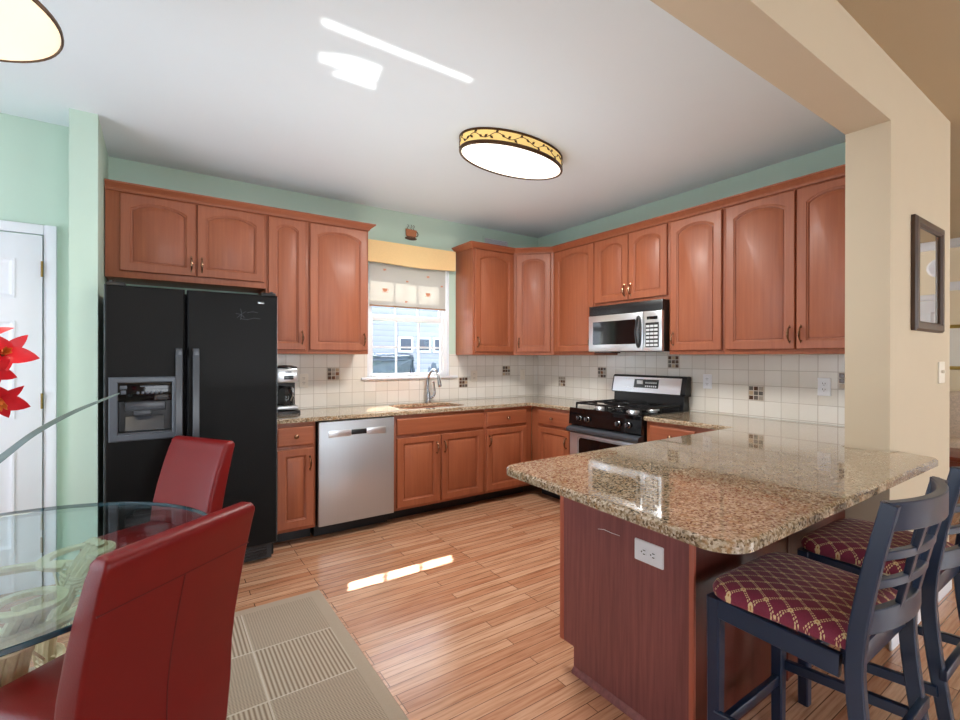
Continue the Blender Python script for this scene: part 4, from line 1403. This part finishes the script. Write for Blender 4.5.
# ------------------------------------------------------------------ ceiling lamp and pendant
cl = thing('ceiling_light', 'oval lit flush ceiling light with a leafy gold band over the kitchen', 'ceiling light', (-1.686, -1.674, H), math.radians(3.2))
RX, RY = 0.407, 0.211
def oval(prof, n=96):
    m = B()
    skin(m, [[((RX + d) * math.cos(2 * PI * k / n), (RY + d) * math.sin(2 * PI * k / n), z) for k in range(n)] for d, z in prof], False, False)
    return m
obj('metal_ring', oval([(-0.05, -0.001), (0.006, -0.001), (0.006, -0.010), (0.0, -0.013), (-0.004, -0.006)]), BRONZE, cl)
obj('metal_ring', oval([(-0.004, -0.074), (0.005, -0.074), (0.008, -0.082), (0.005, -0.093), (-0.006, -0.095), (-0.010, -0.090), (-0.004, -0.074)]), BRONZE, cl)
obj('drum_band', oval([(0.0, -0.012), (0.0, -0.076)]), LITB, cl)
m = B()
skin(m, [[((RX) * f * math.cos(2 * PI * k / 96), (RY) * f * math.sin(2 * PI * k / 96), z) for k in range(96)] for f, z in ((0.978, -0.088), (0.8, -0.092), (0.4, -0.096), (0.01, -0.097))], False, True)
obj('diffuser', m, LIT, cl)
def op(a, d=0.003):
    return Vector(((RX + d) * math.cos(a), (RY + d) * math.sin(a), 0))
m = B()
tube(m, [op(2 * PI * k / 192) + Vector((0, 0, -0.044 + 0.016 * math.sin(2 * PI * k / 192 * 13))) for k in range(193)], 0.0020, 5)
for k in range(56):
    a = 2 * PI * k / 56 + 0.03
    z = -0.044 + 0.016 * math.sin(a * 13)
    tang = (op(a + 0.01) - op(a - 0.01)).normalized()
    nrm = Vector((tang.y, -tang.x, 0))
    sgn = 1 if k % 2 else -1
    base = op(a) + Vector((0, 0, z))
    dirv = (tang * 0.75 + Vector((0, 0, sgn * 0.6))).normalized()
    side = nrm.cross(dirv)
    tip, mid = base + dirv * 0.028, base + dirv * 0.014
    q = [base, mid + side * 0.008, tip, mid - side * 0.008]
    skin(m, [q, [p + nrm * 0.003 for p in q]])
obj('leaf_scroll', m, BRONZE, cl)
area('ceiling_light_bulb', (-1.686, -1.674, H - 0.115), (0, 0, -1), 0.74, 0.36, 36, (1.0, 0.97, 0.92), shape='ELLIPSE')

pdx, pdy, pdz = -4.152, -2.312, 2.285
pn = thing('pendant_lamp', 'lit alabaster bowl pendant with a bronze rim hanging over the glass table', 'pendant lamp', (pdx, pdy, pdz))
m = B(); lathe(m, [(0.284, 0.0), (0.286, 0.004), (0.285, 0.011), (0.280, 0.012), (0.278, 0.006), (0.280, 0.0), (0.284, 0.0)], n=64); obj('rim', m, BRONZE, pn)
m = B(); lathe(m, [(0.279, 0.004), (0.262, -0.004), (0.20, -0.022), (0.12, -0.034), (0.04, -0.038), (0.001, -0.0385)], n=64); obj('bowl', m, LITP, pn)
m = B(); lathe(m, [(0.281, 0.010), (0.20, 0.05), (0.09, 0.06), (0.012, 0.064)], n=48); obj('top_cover', m, BRONZE, pn)
m = B(); tube(m, [(0, 0, 0.07), (0, 0, H - pdz)], 0.007, 10); lathe(m, [(0.0, H - pdz - 0.03), (0.05, H - pdz - 0.025), (0.065, H - pdz - 0.001), (0, H - pdz - 0.001)], n=28); obj('stem', m, BRONZE, pn)
area('pendant_bulb', (pdx, pdy, pdz - 0.06), (0, 0, -1), 0.44, 0.44, 7, (1.0, 0.85, 0.66), shape='DISK')

# ------------------------------------------------------------------ rug
m = B(); plate(m, rrect(-2.5, 0.0, -1.95, 0.0, 0.01, 2), (), 0.0, 0.009, 0.004)
tag(obj('rug', m, RUG, loc=(-2.866, -1.372, 0.0005)), 'taupe rug of ribbed square blocks under the dining table', 'rug')

# ------------------------------------------------------------------ glass dining table on a rattan base
TX, TY, TR, TZ = -4.07, -2.178, 0.615, 0.737
RZ0 = 0.0101
gt = thing('dining_table', 'round glass topped dining table on a bent rattan base', 'table', (TX, TY, RZ0))
m = B()
n = 96
def ringz(r, z):
    return [(r * math.cos(2 * PI * k / n), r * math.sin(2 * PI * k / n), z) for k in range(n)]
zt = TZ - RZ0
rows = skin(m, [ringz(TR - 0.002, zt - 0.015), ringz(TR, zt - 0.0125), ringz(TR, zt - 0.0025), ringz(TR - 0.002, zt)], True, True)
m.faces.ensure_lookup_table()
for f in m.faces:
    f.material_index = 0 if len(f.verts) > 4 else 1
obj('tabletop', m, [TABLE_GLASS, TEALEDGE], gt)
def rt_leg(a):
    m = B()
    ca, sa = math.cos(a), math.sin(a)
    for off in (-0.030, 0.0, 0.030):
        pts = []
        for r, z in ((0.255, 0.02), (0.23, 0.16), (0.165, 0.32), (0.16, 0.44), (0.23, 0.58), (0.30, 0.67), (0.30, zt - 0.036)):
            pts.append((r * ca - sa * off, r * sa + ca * off, z))
        tube(m, smooth_path(pts, 5), 0.017, 8)
    return m
def rt_scroll(a):
    m = B()
    ca, sa = math.cos(a), math.sin(a)
    pts = []
    for k in range(26):
        t = k / 25
        ang = -0.5 * PI + t * 1.75 * PI
        rr = 0.105 - 0.035 * t
        r = 0.235 + rr * math.cos(ang)
        q = rr * math.sin(ang) * 0.9
        pts.append((r * ca - sa * q, r * sa + ca * q, zt - 0.05 - 0.02 * t))
    strap(m, pts, 0.036, 0.014)
    return m
for k in range(4):
    a = PI * 0.18 + k * PI / 2
    obj('leg', rt_leg(a), RATTAN, gt)
    obj('scroll', rt_scroll(a), RATTAN, gt)
for r, z in ((0.30, 0.60), (0.185, 0.38), (0.262, 0.05)):
    m = B()
    tube(m, [(r * math.cos(2 * PI * k / 48), r * math.sin(2 * PI * k / 48), z) for k in range(49)], 0.016, 8)
    obj('hoop', m, RATTAN, gt)
rng = random.Random(5)
for k in range(4):
    a = PI * 0.18 + k * PI / 2
    m = B()
    for (r, z) in ((0.17, 0.36), (0.235, 0.58)):
        for j in range(5):
            zz = z - 0.03 + j * 0.014
            pts = [(r * math.cos(a) - math.sin(a) * 0.055 * math.cos(q) + math.cos(a) * 0.026 * math.sin(q), r * math.sin(a) + math.cos(a) * 0.055 * math.cos(q) + math.sin(a) * 0.026 * math.sin(q), zz + 0.004 * math.sin(q * 2 + j)) for q in [2 * PI * i / 16 for i in range(17)]]
            tube(m, pts, 0.0045, 5)
    for s in (-1, 1):
        tube(m, [(0.19 * math.cos(a) - s * 0.07 * math.sin(a), 0.19 * math.sin(a) + s * 0.07 * math.cos(a), 0.46), (0.20 * math.cos(a) + s * 0.05 * math.sin(a), 0.20 * math.sin(a) - s * 0.05 * math.cos(a), 0.63)], 0.004, 5)
    e = obj('binding', m, WICKER, gt); e['label'] = 'pale wicker binding'

# ------------------------------------------------------------------ red leather dining chairs
def parsons():
    t = thing('dining_chair', '', 'chair', (0, 0, RZ0))
    # local: +y is the way the chair faces; origin under the middle of the seat's back edge
    def sect(z, w, yb, th, r=0.022):
        pts = round_poly([(-w / 2, yb), (w / 2, yb), (w / 2, yb + th), (-w / 2, yb + th)], [r * 0.5, r * 0.5, r, r], 4)
        return [(x, y, z) for x, y in pts]
    rows = []
    for z, w, yb, th in ((0.17, .43, .030, .074), (0.36, .44, .014, .080), (0.40, .444, .014, .084), (0.47, .446, .012, .086), (0.56, .446, 0.0, .086), (0.66, .445, -.020, .082), (0.76, .442, -.044, .076), (0.85, .440, -.068, .068), (0.874, .438, -.076, .064)):
        rows.append(sect(z, w, yb, th))
    # rolled top
    for k in range(1, 5):
        a = k / 4 * PI / 2
        e = 0.026 * (1 - math.cos(a))
        rows.append(sect(0.874 + 0.028 * math.sin(a), .438 - 1.2 * e, -.076 - 0.008 * math.sin(a) + e, .064 - 2 * e + 0.004, 0.008 if k > 2 else 0.02))
    m = B(); skin(m, rows, True, True)
    bk = obj('backrest', m, LEATHER, t, smooth=50)
    m = B()
    tube(m, [(-0.212, -0.056, 0.775), (0.212, -0.056, 0.775)] if 0 else [(-0.218, -0.0475, 0.775), (0.218, -0.0475, 0.775)], 0.0022, 6)
    def ybk(z):
        tab = ((0.17, .030), (0.36, .014), (0.40, .014), (0.47, .012), (0.56, 0.0), (0.66, -.020), (0.76, -.044), (0.83, -.064))
        for (a, b), (c, d) in zip(tab, tab[1:]):
            if a <= z <= c:
                return b + (d - b) * (z - a) / (c - a)
        return tab[-1][1]
    tube(m, [(0.0, ybk(z), z) for z in [0.18 + 0.0198 * q for q in range(31)]], 0.0022, 6)
    obj('seam', m, SEAM, bk)
    m = B()
    lp = []
    for z, d in ((0.375, 0.004), (0.385, 0.0), (0.455, 0.0), (0.474, 0.006), (0.482, 0.022), (0.487, 0.06)):
        lp.append([(x, y, z) for x, y in rrect(-0.200 + d, 0.200 - d, 0.085 + d * 0.3, 0.425 - d, 0.03, 5)])
    skin(m, lp, True, True)
    obj('seat', m, LEATHER, t, smooth=50)
    for x, y, lean in ((-0.17, 0.385, 0), (0.17, 0.385, 0), (-0.18, 0.06, -0.02), (0.18, 0.06, -0.02)):
        m = B()
        strap(m, [(x, y + lean, 0.0), (x, y + lean * 0.3, 0.2), (x, y, 0.38)], [0.030, 0.036, 0.042], [0.030, 0.036, 0.042], upv=(0, 1, 0))
        obj('leg', m, DARKWOOD, t)
    return t
ch = parsons()
ch.location = (-3.607, -2.661, RZ0)
ch.rotation_euler = (0, 0, 0.687)
ch['label'] = 'red leather dining chair seen from behind, nearest the camera'
ch2 = copy_tree(ch)
ch2.location = (-3.480, -1.235, RZ0)
ch2.rotation_euler = (0, 0, 2.12)
ch2['label'] = 'red leather dining chair facing the table in front of the refrigerator'

# ------------------------------------------------------------------ flowers in a vase
vs = thing('vase', 'grey ceramic vase of red flowers in the middle of the glass table', 'vase', (TX - 0.07, TY - 0.05, TZ + 0.0005))
m = B(); lathe(m, [(0.0, 0), (0.05, 0), (0.062, 0.03), (0.066, 0.10), (0.045, 0.19), (0.032, 0.24), (0.040, 0.27), (0.036, 0.27), (0.028, 0.24), (0.040, 0.18), (0.058, 0.10), (0.05, 0.02), (0, 0.015)], n=36); obj('vase_body', m, CERAMIC, vs)
vb = Vector((TX - 0.07, TY - 0.05, TZ + 0.05))
vr = Vector((TX - 0.055, TY - 0.05, TZ + 0.27))
def petal(m, base, d, side, L, Wd, curl, mi=0, twist=0.0):
    d = Vector(d).normalized()
    side = (Vector(side) - d * Vector(side).dot(d)).normalized()
    nrm = d.cross(side)
    rows = []
    for j in range(8):
        t = j / 7
        c = Vector(base) + d * (L * t) + nrm * (curl * L * t * t) + side * (twist * L * t * t)
        w = Wd * (math.sin(PI * min(1, 0.08 + 0.92 * t)) ** 0.75) * (1 - 0.25 * t) + 0.0008
        rows.append([c - side * w / 2 + nrm * 0.12 * w, c, c + side * w / 2 + nrm * 0.12 * w, c + nrm * 0.0012])
    skin(m, rows, True, True, True, mi)
def flower(parent, c, facing, size, seed):
    rng = random.Random(seed)
    f = Vector(facing).normalized()
    a = f.cross(Vector((0, 0, 1))).normalized()
    b = a.cross(f)
    m = B()
    for k in range(6):
        ang = k * PI / 3 + 0.3
        rad = a * math.cos(ang) + b * math.sin(ang)
        d = rad * (0.9 + rng.uniform(-.1, .1)) + f * (0.55 + rng.uniform(-0.2, 0.25))
        petal(m, Vector(c), d, f.cross(rad), size * rng.uniform(0.85, 1.15), size * (0.85 if k % 2 else 0.55), -0.35 + rng.uniform(-.15, .15), twist=rng.uniform(-.2, .2))
    fl = obj('flower', m, PETAL, parent, smooth=60)
    m = B()
    for k in range(5):
        ang = k * 2 * PI / 5
        rad = a * math.cos(ang) + b * math.sin(ang)
        petal(m, Vector(c), f + rad * 0.28, f.cross(rad), size * 0.95, size * 0.22, 0.10)
    obj('throat', m, LIP, fl, smooth=60)
CR, CF, CP = Vector((0.826, -0.5635, 0)), Vector((0.5635, 0.826, 0)), Vector((-3.635, -4.143, 1.349))
def spray(label, bloom, bend, fls):
    """stem from the vase mouth to a bloom end; blooms given as points in the room"""
    t = thing('flower_stem', label, 'flower', (TX, TY, TZ + 0.02))
    inv_ = t.matrix_basis.inverted()
    m = B()
    pts = smooth_path([vb, vr, Vector(bend), Vector(bloom)], 8)
    tube(m, pts, [0.0055 - 0.0025 * i / len(pts) for i in range(len(pts))], 8)
    for v in m.verts:
        v.co = inv_ @ v.co
    obj('stem', m, STEMG, t)
    for k, (p, fc_, sz) in enumerate(fls):
        flower(t, inv_ @ Vector(p), fc_, sz, k + int(abs(bloom[2]) * 100))
FL = {'b1': (-4.001, -2.235, 1.362), 'm1': (-4.083, -2.227, 1.24), 'b2': (-4.0, -2.32, 1.218), 'm2': (-4.075, -2.294, 1.136), 'f1': [((-4.011, -2.228, 1.356), (0.41, -1.0, 0.2), 0.068), ((-4.046, -2.216, 1.402), (-0.23, -0.69, 0.6), 0.064), ((-4.029, -2.24, 1.316), (0.08, -0.78, -0.6), 0.062)], 'f2': [((-4.0, -2.32, 1.235), (0.34, -0.84, -0.45), 0.062), ((-4.037, -2.295, 1.223), (-0.62, -0.55, 0.1), 0.062)], 'leaf': [(-4.066, -2.3, 1.014), (-3.996, -2.324, 1.075), (-3.925, -2.348, 1.138), (-3.837, -2.371, 1.193), (-3.73, -2.408, 1.243)]}
spray('red flower stem with an orange throat, upper one before the white door', FL['b1'], FL['m1'], FL['f1'])
spray('red flower stem with an orange throat, lower one before the white door', FL['b2'], FL['m2'], FL['f2'])
m = B()
pts = smooth_path([vb, vr] + FL['leaf'], 8)
n_ = len(pts)
loops = []
for i, (p, t_, u, w) in enumerate(frames(pts, (0, 0, 1))):
    k = i / (n_ - 1)
    wd = 0.046 * (1 - k) ** 0.8 + 0.005
    loops.append([p - w * wd / 2 + u * wd * 0.25, p, p + w * wd / 2 + u * wd * 0.25, p + u * 0.003])
skin(m, loops)
o = obj('long_leaf', m, LEAFG, loc=(0, 0, 0), smooth=60)
tag(o, 'long grey green strap leaf arching out of the vase toward the refrigerator', 'leaf')

# ------------------------------------------------------------------ counter stools
def stool():
    t = thing('bar_stool', '', 'stool', (0, 0, 0))
    w = 0.225      # half width; local +y faces the counter
    m = B()
    lp = []
    def seat_out(d):
        return round_poly([(-w + 0.012 + d, -0.175 + d), (w - 0.012 - d, -0.175 + d), (w + 0.012 - d, 0.205 - d), (-w - 0.012 + d, 0.205 - d)], [0.02, 0.02, 0.075, 0.075], 6)
    for z, d in ((0.600, 0.012), (0.606, 0.0), (0.622, -0.002), (0.640, 0.006), (0.655, 0.028), (0.664, 0.065), (0.668, 0.11)):
        lp.append([(x, y, z) for x, y in seat_out(d)])
    skin(m, lp, True, True)
    obj('seat', m, TRELLIS, t, smooth=60)
    # apron
    for nm, b in (('a', (-w + 0.02, w - 0.02, 0.165, 0.19)), ('b', (-w + 0.02, w - 0.02, -0.18, -0.155))):
        m = B(); bx(m, b[0], b[1], b[2], b[3], 0.545, 0.602, 0.003); obj('apron', m, NAVY, t)
    for s in (-1, 1):
        m = B()
        pts = [(s * (w - 0.006), 0.16, 0.573), (s * (w - 0.012), 0.0, 0.565), (s * (w - 0.014), -0.15, 0.56)]
        strap(m, pts, 0.022, 0.060, upv=(0, 0, 1)); obj('apron', m, NAVY, t)
        m = B(); strap(m, [(s * (w - 0.014), 0.178, 0.0), (s * (w - 0.014), 0.178, 0.60)], [0.036, 0.042], [0.036, 0.042], upv=(0, 1, 0)); obj('leg', m, NAVY, t)
        m = B()
        pts = smooth_path([(s * (w - 0.016), -0.255, 0.0), (s * (w - 0.016), -0.218, 0.22), (s * (w - 0.016), -0.188, 0.45), (s * (w - 0.016), -0.182, 0.60), (s * (w - 0.016), -0.205, 0.78), (s * (w - 0.016), -0.250, 1.0)], 4)
        k = len(pts)
        strap(m, pts, 0.028, [0.034 + 0.006 * math.sin(PI * i / (k - 1)) for i in range(k)], upv=(0, 1, 0)); obj('back_post', m, NAVY, t)
    def rail(name, z, h, y, bow, th):
        m = B()
        pts = [((w - 0.012) * q, y - bow * (1 - q * q), z) for q in [-1 + 2 * i / 12 for i in range(13)]]
        strap(m, pts, th, h, upv=(0, 0, 1))
        obj(name, m, NAVY, t)
    rail('crest_rail', 0.968, 0.070, -0.240, 0.050, 0.024)
    rail('back_rail', 0.865, 0.022, -0.222, 0.046, 0.018)
    rail('back_rail', 0.790, 0.022, -0.208, 0.044, 0.018)
    rail('lower_rail', 0.690, 0.060, -0.192, 0.042, 0.022)
    for x in (-0.072, 0.072):
        m = B()
        q = 1 - (x / (w - 0.012)) ** 2
        strap(m, [(x, -0.194 - 0.042 * q, 0.71), (x, -0.208 - 0.044 * q, 0.79), (x, -0.222 - 0.046 * q, 0.865), (x, -0.237 - 0.050 * q, 0.945)], 0.032, 0.014, upv=(0, 1, 0)); obj('back_slat', m, NAVY, t)
    for s in (-1, 1):
        m = B(); strap(m, [(s * w, 0.17, 0.235), (s * (w - 0.003), -0.205, 0.275)], 0.020, 0.034, upv=(0, 0, 1)); obj('stretcher', m, NAVY, t)
    m = B(); bx(m, -w, w, 0.168, 0.188, 0.165, 0.20, 0.003); obj('footrest', m, NAVY, t)
    m = B(); bx(m, -w, w, -0.228, -0.208, 0.315, 0.35, 0.003); obj('stretcher', m, NAVY, t)
    return t
st = stool()
st.location = (-1.975, -3.515, 0)
st['label'] = 'navy counter stool with burgundy trellis seat, nearer the plum end panel'
st2 = copy_tree(st)
st2.location = (-1.335, -3.515, 0)
st2['label'] = 'navy counter stool with burgundy trellis seat, farther one by the tan pier'

# ------------------------------------------------------------------ glimpse of the living room
sf = thing('sofa', 'pale patterned sofa in the living room past the tan wall', 'sofa', (3.35, -2.85, 0))
m = B(); bx(m, -0.15, 0.45, -0.95, 0.95, 0.12, 0.48, 0.05, seg=3); obj('seat_base', m, SOFA, sf)
m = B(); bx(m, 0.28, 0.58, -0.95, 0.95, 0.40, 0.98, 0.08, seg=3); obj('backrest', m, SOFA, sf)
for y in (-0.95, 0.78):
    m = B(); bx(m, -0.2, 0.5, y, y + 0.2, 0.12, 0.66, 0.06, seg=3); obj('armrest', m, SOFA, sf)
ctb = thing('coffee_table', 'red mahogany coffee table in front of the living room sofa', 'table', (2.45, -2.95, 0))
m = B(); bx(m, -0.3, 0.3, -0.6, 0.6, 0.44, 0.48, 0.008); obj('tabletop', m, REDWOOD, ctb)
m = B(); bx(m, -0.27, 0.27, -0.57, 0.57, 0.38, 0.44); obj('apron', m, REDWOOD, ctb)
for x in (-0.26, 0.26):
    for y in (-0.55, 0.55):
        m = B(); bx(m, x - 0.025, x + 0.025, y - 0.025, y + 0.025, 0, 0.38, 0.004); obj('leg', m, REDWOOD, ctb)
pc = thing('framed_picture', 'white matted picture in a gilt frame above the living room sofa', 'picture', (3.985, -2.85, 1.22), R90)
m = B(); plate(m, rect(-0.5, 0.5, 0, 0.52), [rect(-0.46, 0.46, 0.04, 0.48)], 0, 0.03, 0.008, M=XZ(0.012)); obj('frame', m, GOLD, pc)
m = B(); bx(m, -0.462, 0.462, -0.002, 0.012, 0.038, 0.482); obj('mat_board', m, PAPER, pc)
